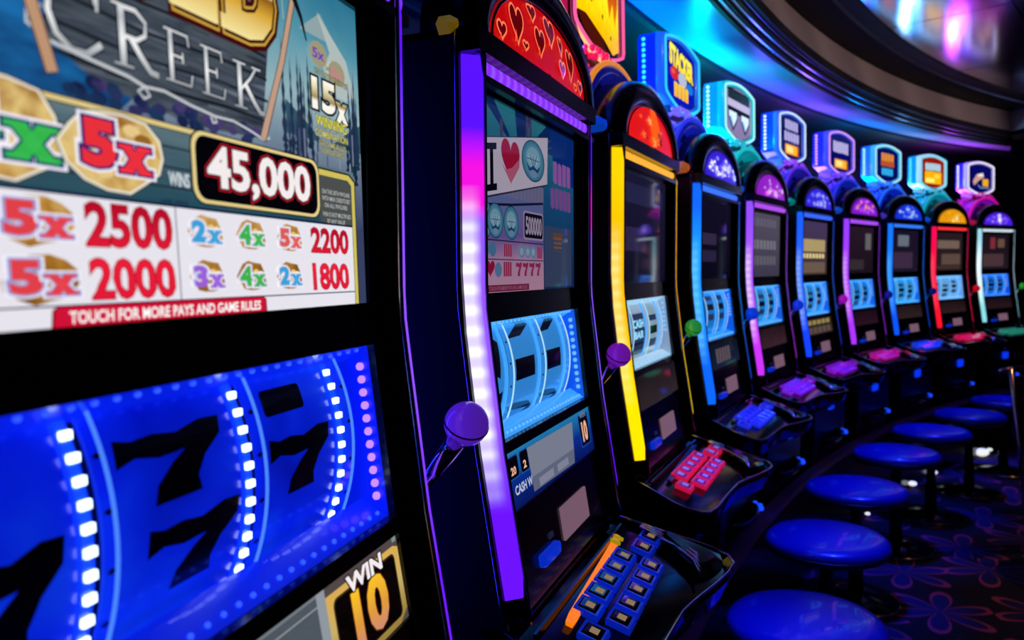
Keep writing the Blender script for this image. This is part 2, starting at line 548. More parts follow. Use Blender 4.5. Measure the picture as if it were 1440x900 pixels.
def sweep_strip(sg):
    rings = []
    n = 26
    for i in range(n + 1):
        z = -.4355 + .7315 * i / n
        f = face(z)
        P = [(-.2815, -.03), (-.2815, -.004), (-.2800, .001), (-.2745, .0075), (-.268, .0145), (-.2625, .0205), (-.2595, .0225), (-.2580, .0215), (-.2575, -.03)]
        if sg < 0:
            P = P[:5] + [(-.2635, .0215), (-.2605, .0258), (-.2580, .0258), (-.2575, -.03)]
        if i == 0 or i == n:
            P = [(x, d - .004) for x, d in P]
        rings.append([L(sg * x, f + d, z) for x, d in P])
    return MB().loft(rings, smooth=True)
def b_header():
    P = [(.2755, -.01), (.2755, .021), (.278, .0245), (.2845, .0258), (.292, .0248), (.2945, .021), (.2945, -.01)]
    return MB().loft([[L(x, d, z) for z, d in P] for x in (-.2475, -.246, .2745, .276)], smooth=True)
DZ = .328
def half_ell(a, b, n, z0=DZ):
    return [(a * math.cos(PI - PI * k / n), z0 + b * math.sin(PI - PI * k / n)) for k in range(n + 1)]
def b_dome():
    # slightly bulged half-elliptical window
    mb = MB()
    n = 24
    rings = []
    for s, d in ((1, .0255), (.86, .0295), (.6, .0325), (.3, .0345), (.02, .035)):
        rings.append([L(x * s, d, DZ + .0005 + (z - DZ) * s) for x, z in half_ell(.2314, .100, n)])
    return mb.loft(rings, closed=False, caps=False, smooth=True)
def b_dome_frame():
    mb = MB()
    n = 32
    sec = [(.2314, .100, .018), (.235, .104, .0275), (.250, .122, .034), (.268, .144, .035), (.283, .164, .026), (.288, .171, .0), (.288, .171, -.05), (.2314, .100, -.05)]
    rings = []
    for k in range(n + 1):
        t = PI - PI * k / n
        rings.append([L(a * math.cos(t), d, DZ - .002 + b * math.sin(t)) for a, b, d in sec])
    mb.loft(rings, smooth=True)
    slab(mb, -.288, .288, .318, .3275, -.08, .0275)
    # plate closing the arch behind the window
    mb.polys = None
    pts = half_ell(.25, .12, n)
    mb.add([L(x, .004, z) for x, z in pts], [tuple(range(len(pts)))])
    return mb
def b_dome_rim():
    return MB().tube([L(a[0] * 1.008, .031, DZ + (a[1] - DZ) * 1.015) for a in half_ell(.2314, .100, 32)], .0022, 6)
def b_collar(sg):
    mb = MB()
    for z, r in ((.300, .010), (.322, .012)):
        mb.lathe([(r, z + H), (r, z + H + .012)], 14, cx=sg * .268, cy=-.020)
    mb.lathe([(.0075, .296 + H), (.0075, .345 + H)], 12, cx=sg * .262, cy=-.026)
    return mb
def b_arch():
    mb = MB()
    n = 28
    rings = []
    for k in range(n + 1):
        t = PI - PI * k / n
        c, s = math.cos(t), math.sin(t)
        rings.append([L(a * c, d, .31 + b * s) for a, b, d in ((.29, .222, -.052), (.295, .238, -.060), (.295, .240, -.19), (.285, .225, -.20), (.27, .21, -.19), (.27, .21, -.06))])
    return mb.loft(rings, smooth=True)
def b_arch_ring():
    mb = MB()
    for d, a, b in ((-.064, .298, .243), (-.190, .298, .245)):
        mb.tube([L(a * math.cos(PI - PI * k / 28), d, .31 + b * math.sin(PI - PI * k / 28)) for k in range(29)], .0075, 8)
    return mb
def b_trim(kind):
    pts = []
    z0, z1 = (-.47, .325)
    for i in range(25):
        z = z0 + (z1 - z0) * i / 24
        f = face(z)
        pts.append({'ri': L(.2560, f + .0220, z), 'ro': L(.2905, f + .004, z), 'li': L(-.2535, f + .0215, z), 'lo': L(-.2895, f - .004, z)}[kind])
    return MB().tube(pts, 0.0034 if kind != 'lo' else .0015, 6)
def b_ornament():
    # faceted chevron boss on the left shoulder
    cx, cy, cz, w_, h_ = -.294, .022, .346 + H, .017, .022
    mb = MB()
    o = [(cx - w_, cy, cz), (cx, cy, cz + h_), (cx + w_, cy, cz), (cx, cy, cz - h_)]
    i = [(cx + (p[0] - cx) * .45, cy - .020, cz + (p[2] - cz) * .45) for p in o]
    k = [(cx + (p[0] - cx) * .28, cy - .010, cz + (p[2] - cz) * .28) for p in o]
    mb.loft([[(p[0], cy + .03, p[2]) for p in o], o, i, k])
    return mb
def b_shelf():
    return MB().box(-.308, -.268, .0, .045, .3215 + H, .3245 + H).tube([L(-.313, .0, .3245), L(-.313, -.06, .3245)], .003, 6)
def b_lever_arm():
    a, b = Vector(L(.300, .016, -.236)), Vector(L(.342, .044, -.186))
    return MB().tube([a - (b - a) * .35, a, a.lerp(b, .35), a.lerp(b, .36), b], [.0052, .0058, .0066, .0082, .0125], 14)
BALL = Vector(L(.352, .0555, -.166))
def b_ball():
    return MB().sphere(BALL, .0258, 32, 20)
def b_seam():
    ax = (Vector((-.38, -.42, .82))).normalized()
    u = ax.orthogonal().normalized(); v = ax.cross(u)
    return MB().tube([BALL + .0252 * (u * math.cos(2 * PI * k / 40) + v * math.sin(2 * PI * k / 40)) for k in range(40)], .0016, 6, closed=True)
def b_hub():
    mb = MB()
    a, b = Vector(L(.286, .012, -.245)), Vector(L(.302, .016, -.236))
    mb.tube([a, b], [.017, .012], 16)
    return mb
def dz(d):
    return -.478 - .345 * (d - .03)
DECK = [(-.268, -.02), (-.275, .045), (-.292, .09), (-.308, .135), (-.312, .175), (-.302, .205), (-.275, .222), (-.22, .229), (-.10, .231), (.017, .238), (.09, .252), (.17, .270), (.25, .285), (.305, .289), (.330, .275), (.334, .245), (.322, .20), (.308, .15), (.295, .10), (.284, .045), (.278, -.02)]
def b_deck():
    mb = MB()
    top = [L(x, d, dz(d) + .004) for x, d in DECK]
    inn = [L(x * .965, .02 + (d - .02) * .95, dz(d) - .006) for x, d in DECK]
    mid = [L(x * 1.0, d, dz(d) - .012) for x, d in DECK]
    bot = [L(x * .97, d * .94, dz(d) - .050) for x, d in DECK]
    bot2 = [L(x * .90, d * .55, dz(d) - .105) for x, d in DECK]
    mb.loft([bot2, bot, mid, top, inn], smooth=False)
    return mb
def b_deck_rim():
    return MB().tube([L(x, d, dz(d) + .004) for x, d in DECK[1:-1]], .0026, 6)
def b_wing():
    # raised wrist rest at the right front corner
    mb = MB()
    P = [(.19, .238), (.235, .258), (.285, .270), (.312, .262), (.314, .235), (.300, .19), (.285, .145), (.262, .15), (.235, .19)]
    mb.loft([[L(x, d, dz(d) - .008) for x, d in P], [L(x, d, dz(d) + .006) for x, d in P], [L(.262 + (x - .262) * .72, .215 + (d - .215) * .72, dz(d) + .013) for x, d in P]])
    return mb
def b_ridge():  # chrome ridges added in place of wavy reflections on the rest
    mb = MB()
    for k, off in enumerate((0, .018, .036)):
        pts = [(.175 + off, .245 - off * .2), (.215 + off, .225), (.248 + off * .7, .185), (.256 + off * .8, .15), (.26 + off * .5, .115)]
        mb.tube([L(x, d, dz(d) + .011) for x, d in pts], .0035, 6)
    return mb
def b_well():
    # recessed tray between the face and the buttons
    mb = MB()
    for x0, x1, d0, d1 in ((-.25, .25, .052, .060), (-.25, .25, .078, .082)):
        mb.loft([[L(x, d0, dz(d0) - .004), L(x, d1, dz(d1) - .004), L(x, d1, dz(d1) + .006), L(x, d0, dz(d0) + .006)] for x in (x0, x1)])
    return mb
def b_bar():
    d0, d1 = .086, .098
    mb = MB()
    mb.loft([[L(x, a, dz(a) - .004), L(x, b_, dz(b_) - .004), L(x, b_, dz(b_) + .002), L(x, a, dz(a) + .002)] for x, a, b_ in ((-.175, .100, .110), (-.15, .097, .110), (.17, .083, .094), (.20, .080, .090))])
    return mb
def b_barclip():
    mb = MB()
    for x in (.155, .178):
        mb.loft([[L(x + q, a, dz(a) + .002) for a, q in ((.080, 0), (.100, 0))] + [L(x + q, a, dz(a) + .006) for a, q in ((.100, .004), (.080, .004))], [L(x + .006 + q, a, dz(a) + .002) for a, q in ((.080, 0), (.100, 0))] + [L(x + .006 + q, a, dz(a) + .006) for a, q in ((.100, .004), (.080, .004))]])
    return mb
BW, BD = .0225, .0175
BTN = [(-.106 + .0558 * i, .1165) for i in range(5)] + [(-.098 + .0566 * i, .1635) for i in range(5)] + [(-.171, .141), (.193, .136), (.253, .137)]
def button_quad(cx, cd, sx, sd, dzz):
    return [L(cx + a * sx, cd + b_ * sd, dz(cd + b_ * sd) + dzz) for a, b_ in ((-1, -1), (1, -1), (1, 1), (-1, 1))]
def b_button():
    mb = MB()
    q = [button_quad(0, .12, s * BW, s * BD, z) for s, z in ((1.06, -.004), (1.06, .003), (1.0, .006), (.80, .0058), (.79, .003))]
    mb.loft(q)
    return mb
def b_cap():
    mb = MB()
    mb.loft([button_quad(0, .12, s * BW, s * BD, z) for s, z in ((.79, .001), (.79, .0055), (.62, .0075))])
    return mb
def b_cap_print():
    mb = MB()
    mb.loft([button_quad(-.001, .122, .36 * BW, .36 * BD, z) for z in (.0075, .0079)])
    return mb
def b_slot():
    mb = MB()
    rings = []
    for s, d in ((1.0, .0), (1.0, .010), (.86, .014)):
        rings.append([L(-.11 + x * s, face(-.428) + d, -.428 + z * s) for x, z in rrect(-.040, .040, -.009, .009, .004, 3)])
    mb.loft(rings)
    return mb
def b_slot_tab():
    mb = MB()
    slab(mb, -.098, -.078, -.410, -.402, .0, .006)
    return mb
def b_ticket():
    mb = MB()
    slab(mb, -.030, .112, -.434, -.381, -.002, .0065, 2)
    return mb
def b_lamp():
    mb = MB()
    mb.loft([[L(x * s, d, -.712 + z * s) for x, z in rrect(-.04, .04, -.026, .026, .008, 3)] for s, d in ((1, .08), (1, .094), (.8, .098))])
    return mb
def b_tray():
    # scooped coin tray with a bright lip
    mb = MB()
    P = [(.07, -.86), (.135, -.868), (.142, -.885), (.13, -.905), (.07, -.945)]
    rings = []
    for x, s in ((-.15, .25), (-.13, .7), (-.08, .95), (0, 1.05), (.08, .95), (.13, .7), (.15, .25)):
        rings.append([L(x, .07 + (d - .07) * s, z) for d, z in P])
    return mb.loft(rings)
def b_traylip():
    return MB().tube([L(x, .07 + .070 * s, -.874) for x, s in ((-.15, .25), (-.13, .7), (-.08, .95), (0, 1.05), (.08, .95), (.13, .7), (.15, .25))], .0035, 6)
def b_trayled():
    mb = MB()
    for x, s in ((.085, .93), (.115, .80), (.14, .5)):
        mb.sphere(L(x, .07 + .078 * s, -.872), .010, 8, 6)
    return mb
# topper sign
TOP_PATH = []
for k in range(13):
    x = -.206 + .412 * k / 12
    TOP_PATH.append((x, .828 + .026 * math.cos(x / .206 * PI / 2)))
TOP_OUT = [(-.222, .636), (-.222, .812), (-.2165, .824)] + TOP_PATH[1:-1] + [(.2165, .824), (.222, .812), (.222, .636), (.214, .621)] + [(.206 - .412 * k / 12, .616 - .040 * math.cos((.206 - .412 * k / 12) / .206 * PI / 2)) for k in range(1, 12)] + [(-.214, .621)]
def tsc(s, p):
    return (p[0] * s[0], .713 + (p[1] - .713) * s[1])
def b_topper_body():
    mb = MB()
    rings = []
    for (sx, sz), d in (((.93, .93), -.205), ((1, 1), -.195), ((1, 1), -.135)):
        rings.append([L(*((q := tsc((sx, sz), p))[0], d, q[1])) for p in TOP_OUT])
    return mb.loft(rings)
def b_topper_frame():
    mb = MB()
    rings = []
    for (sx, sz), d in (((1, 1), -.137), ((1, 1), -.118), ((.96, .96), -.109), ((.86, .87), -.109), ((.82, .84), -.113), ((.78, .80), -.137)):
        rings.append([L(*((q := tsc((sx, sz), p))[0], d, q[1])) for p in TOP_OUT])
    return mb.loft(rings, caps=False, smooth=True)
def b_topper_tube():
    mb = MB()
    P = [tsc((.91, .915), p) for p in TOP_OUT]
    return mb.tube([L(x, -.107, z) for x, z in P], .0048, 6, closed=True)
def b_topper_face():
    mb = MB()
    P = [tsc((.80, .82), p) for p in TOP_OUT]
    return mb.loft([[L(x, d, z) for x, z in P] for d in (-.136, -.1140)])
def put_top(x, z, layer):
    return L(x, -.1134 + .00007 * layer, z)
def b_topper_led():
    return MB().sphere((-.2225, .178, 0), .0068, 8, 6)
def b_neck():
    return MB().box(-.13, .13, .12, .20, .50 + H, .60 + H)
def b_beads():
    rnd = random.Random(7)
    mb = MB()
    for k in range(230):
        t = rnd.uniform(.06, .94) * PI
        rr_ = rnd.uniform(1.0, 1.2)
        mb.sphere(L(.285 * rr_ * math.cos(t), rnd.uniform(-.20, -.085), .315 + .238 * rr_ * math.sin(t)), rnd.uniform(.006, .0115), 6, 5)
    return mb

# reels
RC_Z, RC_R = -.152, .17
RC_D = face(-.152) - .016 - RC_R
REELS = [(-.2205, -.131), (-.114, .020), (.037, .160)]
def on_reel(x, s, lift=0.):
    t = s / RC_R
    return L(x, RC_D + (RC_R + lift) * math.cos(t), RC_Z + (RC_R + lift) * math.sin(t))
def reel_part(parent, i, mats, art=(), key=None, words=()):
    """drum section plus its symbols, which follow the drum"""
    def f():
        mb = MB()
        x0, x1 = REELS[i]
        x1 += .036 if i == 2 else 0
        n = 18
        mb.loft([[on_reel(x, -.105 + .21 * k / n) for k in range(n + 1)] for x in (x0, x1)], 0, closed=False, caps=False, smooth=True)
        for mi_, contours in art:
            for q in trapezoids(contours, [z * .006 for z in range(-20, 21)]):
                mb.add([on_reel(x, z, .0012) for x, z in q], [(0, 1, 2, 3)], mi_)
        for t, x0, x1, z0, z1, mi_ in words:
            base = text_polys(t, .03)
            xs = [p[0] for q in base for p in q]; zs = [p[1] for q in base for p in q]
            for q in base:
                mb.add([on_reel(x0 + (p[0] - min(xs)) / (max(xs) - min(xs)) * (x1 - x0), z0 + (p[1] - min(zs)) / (max(zs) - min(zs)) * (z1 - z0), .0024) for p in q], [tuple(range(len(q)))], mi_)
        return mb
    return part('reel', f, mats, parent, key=key)
def b_divider(i):
    x0 = REELS[i][1]
    n = 22
    mb = MB()
    mb.loft([[on_reel(x0 + e, -.115 + .23 * k / n, l) for e, l in ((.0015, -.02), (.0015, .002), (.0105, .002), (.0105, -.02))] for k in range(n + 1)])
    return mb
def b_pipe(i):
    x0 = REELS[i][1] + .0235
    return MB().tube([on_reel(x0, -.115 + .23 * k / 24, .006) for k in range(25)], .0013, 6)
def seven(x0, x1, z0, z1):
    w_, h_ = x1 - x0, z1 - z0
    P = [(0, .62), (.02, 1.), (.16, .93), (.34, .96), (.55, .90), (.8, 1.0), (1., .98), (.97, .72), (.78, .48), (.68, .22), (.70, 0), (.26, 0), (.30, .26), (.46, .50), (.60, .64), (.36, .62), (.16, .70)]
    return [(x0 + a * w_, z0 + b_ * h_) for a, b_ in P]
def diamonds(x):
    return [[(x - .004, z), (x, z - .0022), (x + .004, z), (x, z + .0022)] for z in (.052, .018, -.018, -.052)]
def b_box_walls():
    mb = MB()
    z0, z1 = -.236, -.063
    def q(x, z, b_):
        return L(x, face(z) + b_, z)
    # top, bottom, left, right linings
    mb.add([q(-.222, z1, -.11), q(.222, z1, -.11), q(.222, z1, -.003), q(-.222, z1, -.003)], [(0, 1, 2, 3)])
    mb.add([q(-.222, z0, -.11), q(.222, z0, -.11), q(.222, z0, -.003), q(-.222, z0, -.003)], [(0, 1, 2, 3)])
    for x in (-.2218, .2218):
        mb.add([q(x, z0, -.11), q(x, z1, -.11), q(x, z1, -.003), q(x, z0, -.003)], [(0, 1, 2, 3)])
    mb.add([q(-.222, z0, -.12), q(.222, z0, -.12), q(.222, z1, -.12), q(-.222, z1, -.12)], [(0, 1, 2, 3)])
    return mb
def b_aprons():
    # lit aprons above and below the drums
    mb = MB()
    for za, zb, ba, bb in ((-.064, -.080, -.004, -.030), (-.219, -.2355, -.030, -.004)):
        mb.add([L(-.221, face(za) + ba, za), L(.221, face(za) + ba, za), L(.221, face(zb) + bb, zb), L(-.221, face(zb) + bb, zb)], [(0, 1, 2, 3)])
    return mb
def b_led():
    return MB().box(-.0036, .0036, -.0015, .0015, -.0026, .0026)
def b_dot():
    return MB().sphere((0, 0, 0), .0023, 8, 6)
def b_dot_big():
    return MB().sphere((0, 0, 0), .0042, 8, 6)
def led_spots(hi):
    """(kind, position) of the lamps inside the reel box"""
    out = []
    n = 15 if hi else 9
    for i in range(3):
        for k in range(n):
            s = -.095 + .19 * k / (n - 1)
            out.append((0, Vector(on_reel(REELS[i][1] + .006, s, .0035))))
    m = 26 if hi else 12
    for k in range(m):
        x = -.212 + .424 * k / (m - 1)
        out.append((1, Vector(L(x, face(-.068) - .010, -.068))))
        out.append((1, Vector(L(x, face(-.231) - .010, -.2305))))
    for k in range(11 if hi else 7):
        z = -.085 - .13 * k / 10
        out.append((2, Vector(L(.2185, face(z) - .012, z))))
    return out
def b_leds_joined():
    mb = MB()
    for k, p in led_spots(False):
        if k == 0:
            continue
        r = .0026
        mb.box(p.x - r, p.x + r, p.y - r, p.y + r, p.z - r, p.z + r)
    return mb
# ================================================================== printed art
def k_(c, es=1.):
    return scr('%s_%g' % (c, es), c, es)
def grad_z(key, stops, z0, z1, es=1., noise=0., nscale=60., vec=(1, 1, 1), ior=1.5):
    """print whose own colours run from bottom to top, with a mottled texture"""
    m = mat('screen_' + key, '000000', .04, ior=ior)
    nt, b = nodes_of(m)
    tc = N(nt, 'ShaderNodeTexCoord'); sx = N(nt, 'ShaderNodeSeparateXYZ')
    nt.links.new(tc.outputs['Object'], sx.inputs[0])
    t = mth(nt, 'MULTIPLY_ADD', sx.outputs[2], 1 / (z1 - z0), -(z0 + H) / (z1 - z0))
    if noise:
        mp = N(nt, 'ShaderNodeMapping'); mp.inputs['Scale'].default_value = vec
        nt.links.new(tc.outputs['Object'], mp.inputs[0])
        no = N(nt, 'ShaderNodeTexNoise'); no.inputs['Scale'].default_value = nscale; no.inputs['Detail'].default_value = 4
        nt.links.new(mp.outputs[0], no.inputs['Vector'])
        t = mth(nt, 'ADD', t, mth(nt, 'MULTIPLY_ADD', no.outputs[0], noise * 2, -noise), clamp=True)
    rp = ramp(nt, stops)
    nt.links.new(t, rp.inputs[0]); nt.links.new(rp.outputs[0], b.inputs['Emission Color'])
    b.inputs['Emission Strength'].default_value = es
    return m

def nugget(A, cx, cz, a, b, seed, edge=True):
    rnd = random.Random(seed)
    gold = grad_z('gold_nugget', [(0, '6a400e'), (.35, 'b07a2c'), (.7, 'e2c47c'), (1, '9a6620')], -.02, .12, 1., .55, 55)
    rad = [1 + rnd.uniform(-.13, .12) for _ in range(14)]
    def ring(s, g=0.):
        return [(cx + (a * r * s + g) * math.cos(2 * PI * k / 14), cz + (b * r * s + g * .7) * math.sin(2 * PI * k / 14)) for k, r in enumerate(rad)]
    if edge:
        A.shape(ring(1, .0032), k_('4a3418', .8)); A.shape(ring(1, .0022), k_('e9e4d4'))
    A.shape(ring(1), gold)
    for q in range(5):
        t = rnd.uniform(0, 2 * PI); s = rnd.uniform(.35, .7)
        A.shape(ell(cx + a * s * math.cos(t), cz + b * s * math.sin(t), a * .2, b * .17, 7), k_(rnd.choice(['e6c888', 'a8772c', 'f3e6c0', '96641e'])))
def mult(A, n, cx, cz, w_, h_, col, dark, big=True):
    """a multiplier such as 5x in slab lettering with white and dark outlines"""
    wh, dk, c = k_('f6f2ff'), k_(dark), k_(col)
    A.text(n, cx - w_ * .50, cx - w_ * .02, cz - h_ * .42, cz + h_ * .58, c, .055, [(.085, wh), (.045, dk)])
    slab_x(cx + w_ * .26, cz - h_ * .14, w_ * .40, h_ * .62, c, A, wh, dk)

SERIF = {
    'C': lambda: [([(.86, .70), (.80, .90), (.58, 1.0), (.34, .93), (.14, .70), (.10, .42), (.20, .16), (.42, .01), (.66, .02), (.90, .20)], .10)] + [([(.86, .62), (.88, .98)], .06)],
    'R': lambda: [([(.24, 0), (.24, 1)], .15), ([(.05, .02), (.45, .02)], .05), ([(.05, .98), (.5, .98)], .05), ([(.24, .96), (.55, .98), (.76, .84), (.74, .62), (.55, .50), (.28, .50)], .09), ([(.42, .50), (.62, .25), (.82, .04), (1.0, .02)], .13)],
    'E': lambda: [([(.24, 0), (.24, 1)], .15), ([(.05, .02), (.86, .02)], .06), ([(.05, .98), (.82, .98)], .06), ([(.86, 0), (.92, .24)], .06), ([(.80, 1), (.84, .78)], .06), ([(.26, .52), (.62, .52)], .05), ([(.62, .42), (.62, .62)], .05)],
    'K': lambda: [([(.24, 0), (.24, 1)], .15), ([(.05, .02), (.45, .02)], .05), ([(.05, .98), (.45, .98)], .05), ([(.28, .42), (.60, .72), (.80, .98)], .07), ([(.66, .98), (.96, .98)], .05), ([(.42, .56), (.70, .22), (.90, .02), (1.04, .02)], .13)]}
def serif(A, ch, x0, x1, z0, z1, m, g=0.):
    for pts, w_ in SERIF[ch]():
        A.line([(x0 + a * (x1 - x0), z0 + b_ * (z1 - z0)) for a, b_ in pts], w_ * (x1 - x0) * .85 + g, m, up=False)
    A.layer += 1

def art_gold_creek(A):
    es = .85
    # mountain sky on the right, weathered planks on the left
    sky = grad_z('mountain_sky', [(0, '3c4568'), (.25, '6f7f98'), (.5, '9fc0c8'), (.75, '5b9fb4'), (1, '1f7396')], .05, .262, es, .10, 16)
    A.shape(rect(-.222, .222, -.0225, .2585), sky)
    wood = grad_z('weathered_wood', [(0, '30363f'), (.4, '5b6672'), (.65, '3f4a58'), (1, '7b8694')], -.3, .6, es * .8, 1.3, 26, (.35, 1, 5))
    forest = grad_z('pine_mass', [(0, '2b3052'), (.6, '3a6478'), (1, '60909c')], .05, .2, es * .8, .3, 40, (3, 1, .6))
    A.shape([(.095, .262), (.10, .20), (.155, .235), (.20, .20), (.222, .17), (.222, .09), (.10, .09)], k_('a9c3c6', es * .8))
    A.shape([(.15, .235), (.17, .205), (.158, .19), (.175, .16), (.215, .175), (.20, .205)], k_('c9d8d6', es * .85))
    A.shape([(.095, .06), (.095, .15), (.13, .135), (.16, .12), (.20, .14), (.222, .15), (.222, .06)], forest)
    rnd = random.Random(3)
    for k in range(22):
        x = rnd.choice([rnd.uniform(.092, .135), rnd.uniform(.196, .219)]); h_ = rnd.uniform(.03, .085); b0 = rnd.uniform(.09, .115)
        P = [(x - .001, b0)]
        for s in range(6):
            P += [(x - .0045 * (1 - s / 7), b0 + h_ * (s + .1) / 6), (x - .0018 * (1 - s / 7), b0 + h_ * (s + .55) / 6)]
        P += [(x, b0 + h_ * 1.05)] + [(2 * x - p[0], p[1]) for p in reversed(P)]
        A.shape(P, k_(rnd.choice(['20455a', '2a3a5c', '1b3448']), es * .7), up=False)
    A.layer += 1
    for k in range(26):                                  # misty blue-violet undergrowth at the foot of the trees
        x = rnd.uniform(.10, .218); z = rnd.uniform(.045, .12)
        A.shape(rect(x, x + rnd.uniform(.001, .003), z, z + rnd.uniform(.01, .03)), k_(rnd.choice(['8d8fb4', '5d5f8c', 'b6bcd6', '3a3c66']), es * .7), up=False)
    A.layer += 1
    # far left: blue night with water
    lake = grad_z('blue_lake', [(0, '123a6e'), (.5, '1f74b8'), (1, '0a2c78')], .08, .26, es, .5, 30, (1, 1, 3))
    A.shape([(-.222, .10), (-.09, .10), (-.06, .125), (-.12, .15), (-.135, .2585), (-.222, .2585)], lake)
    A.shape([(-.135, .262), (-.132, .134), (-.10, .118), (-.02, .108), (.06, .112), (.088, .2585), (.0, .2585)], wood)
    for z in (.126, .142, .1585, .176, .194, .214, .234):
        A.line([(-.133, z + .003), (-.06, z - .001), (.02, z + .002), (.07, z)], .0022, k_('20252e', .6), up=False)
    for k in range(30):
        x, z = rnd.uniform(-.12, .05), rnd.uniform(.115, .25)
        A.line([(x, z), (x + rnd.uniform(.01, .03), z + rnd.uniform(-.001, .001))], .0008, k_(rnd.choice(['88929e', '2c333d']), .6), up=False)
    A.layer += 1
    for k in range(40):                                  # purple-blue shrubs below the boards
        x, z = rnd.uniform(-.12, .06), rnd.uniform(.106, .118)
        A.shape(ell(x, z, .006, .004, 7), k_(rnd.choice(['3a3a70', '5a4a86', '1e2a58', '22406c']), es * .7), up=False)
    A.layer += 1
    # lower board with the gold rail
    board = grad_z('slate_board', [(0, '2c5a6c'), (.5, '4b6c7c'), (1, '75909a')], .05, .105, es * .8, .35, 18, (.5, 1, 6))
    A.shape(rect(-.222, .205, .0525, .1035), board)
    for z in (.064, .077, .090):
        A.line([(-.222, z), (.205, z)], .0012, k_('22363f', .6), up=False)
    A.layer += 1
    A.shape(rect(-.222, .138, .1010, .1056), k_('3b2a10', .7)); A.shape(rect(-.222, .138, .1018, .1048), k_('e8d28e', .9))
    # GOLD in slab capitals
    for ch, a, b_ in (('G', -.135, -.094), ('O', -.083, -.040), ('L', -.029, .012), ('D', .023, .084)):
        dr, yl = k_('4a0f10', .7), k_('ffe9a0', 1.)
        gl = grad_z('gold_letter', [(0, 'f7e7a0'), (.35, 'd8a838'), (.55, '8a5412'), (.6, 'f8ecb8'), (1, 'c89028')], .182, .252, 1.)
        A.text(ch, a, b_, .1835, .250, gl, .075, [(.10, dr), (.055, k_('caa040')), (.03, dr)])
        if ch in 'LD':
            A.shape(rect(a - .006, a + .014, .1835, .194), gl); A.shape(rect(a - .006, a + .014, .240, .250), gl)
        if ch == 'L':
            A.shape(rect(b_ - .007, b_ + .002, .184, .212), gl)
    # CREEK in silver serif capitals
    sv = grad_z('silver_letter', [(0, '8f959c'), (.4, 'f2f4f4'), (.7, 'b9bec4'), (1, 'fbfbfb')], .13, .175, 1.)
    for ch, a, b_, z0, z1 in (('C', -.1345, -.090, .1315, .1745), ('R', -.087, -.049, .1325, .1690), ('E', -.0435, -.0145, .1330, .1665), ('E', -.0085, .0200, .1320, .1650), ('K', .0265, .0630, .1305, .1640)):
        serif(A, ch, a, b_, z0, z1, k_('1c2026', .6), .0022); serif(A, ch, a, b_, z0, z1, sv)
    fl = k_('c8ccd0', .95)
    A.line([(-.134, .150), (-.143, .146), (-.144, .139), (-.132, .133), (-.105, .130), (-.075, .127), (-.062, .124)], .0022, fl)
    A.line([(-.062, .124), (-.058, .119), (-.063, .1165), (-.068, .120), (-.062, .124), (-.045, .125), (-.02, .121), (-.005, .1195), (.004, .1185), (.006, .1145), (.002, .1135), (.0, .1175)], .0019, fl)
    A.line([(.004, .1185), (.025, .119), (.045, .1155), (.062, .1115), (.070, .114), (.066, .117)], .0017, fl)
    # shovel handle at the left, pickaxe at the right
    A.line([(-.152, .215), (-.1415, .155), (-.130, .116)], .0095, k_('4a2f20', .7)); A.line([(-.152, .215), (-.1415, .155), (-.130, .1165)], .0075, k_('c79a78', .9))
    A.line([(.1145, .240), (.092, .178), (.061, .1115)], .0075, k_('3c241a', .7), .0085); A.line([(.1145, .240), (.092, .178), (.061, .112)], .0056, k_('c9a287', .9), .0066)
    A.line([(.092, .256), (.112, .238), (.124, .222), (.131, .205)], .011, k_('16181d', .7), .002)
    # large nuggets
    nugget(A, -.166, .081, .037, .0265, 11); mult(A, '4', -.163, .0810, .066, .031, '35b24c', '123c6a')
    nugget(A, -.089, .081, .0375, .0235, 12); mult(A, '5', -.0880, .0810, .053, .0275, 'e8303a', '2a1a6a')
    A.text('WINS', -.0465, -.0265, .0650, .0745, k_('dfe8ee', .9), .03, [(.05, k_('2b4b66', .7))])
    # 45,000 window
    gd = k_('e8d28e', .95)
    A.shape(rrect(-.0245, .1425, .0555, .1065, .012), k_('241a10', .6)); A.shape(rrect(-.0230, .1410, .0565, .1055, .0115), gd); A.shape(rrect(-.0192, .1375, .0590, .1030, .010), k_('06060c', .5))
    A.text('45,000', -.0075, .1265, .0630, .0985, k_('f4ecec'), .035, [(.055, k_('b01828')), (.03, k_('26060a', .5))])
    # small rules panel
    A.shape([(.1415, .101), (.196, .101), (.207, .095), (.207, -.0225), (.198, -.0225), (.198, .047), (.1415, .047)], k_('141410', .6))
    A.shape([(.1415, .0995), (.195, .0995), (.2055, .0938), (.2055, -.0225), (.1995, -.0225), (.1995, .0470), (.1415, .047)], k_('d9c860', .9))
    A.shape([(.1415, .0945), (.1925, .0945), (.1995, .0905), (.1995, .0470), (.1415, .047)], k_('565a58', .75))
    for t, z, a, b_ in (('ON THE 30TH PAYLINE', .0805, .1455, .1955), ('WITH MAX CREDITS BET', .0745, .1450, .1965), ('ON ALL PAYLINES', .0685, .1490, .1900), ('WIN IS NOT MULTIPLIED', .0605, .1455, .1965), ('BY ANY VALUE', .0545, .1530, .1850)):
        A.text(t, a, b_, z - .0018, z + .0022, k_('c9ccca', .8), .01)
    # white pay table
    A.shape(rect(-.222, .1985, -.0225, .0525), k_('ece9f2', .95))
    ln = k_('1c1c58', .7)
    A.shape(rect(-.222, .1985, .0512, .0530), k_('10204c', .6)); A.shape(rect(-.222, .1985, .0198, .0208), ln); A.shape(rect(-.222, .1985, -.0104, -.0094), ln); A.shape(rect(-.0428, -.0419, -.0104, .0520), ln)
    A.text('LINE WINS', -.0545, -.0295, .0533, .0560, k_('141c48', .6), .01)
    red = grad_z('red_figure', [(0, 'e01838'), (.5, 'f0203c'), (1, 'b40a28')], -.02, .05, .95)
    rdk = k_('8a0a20', .8)
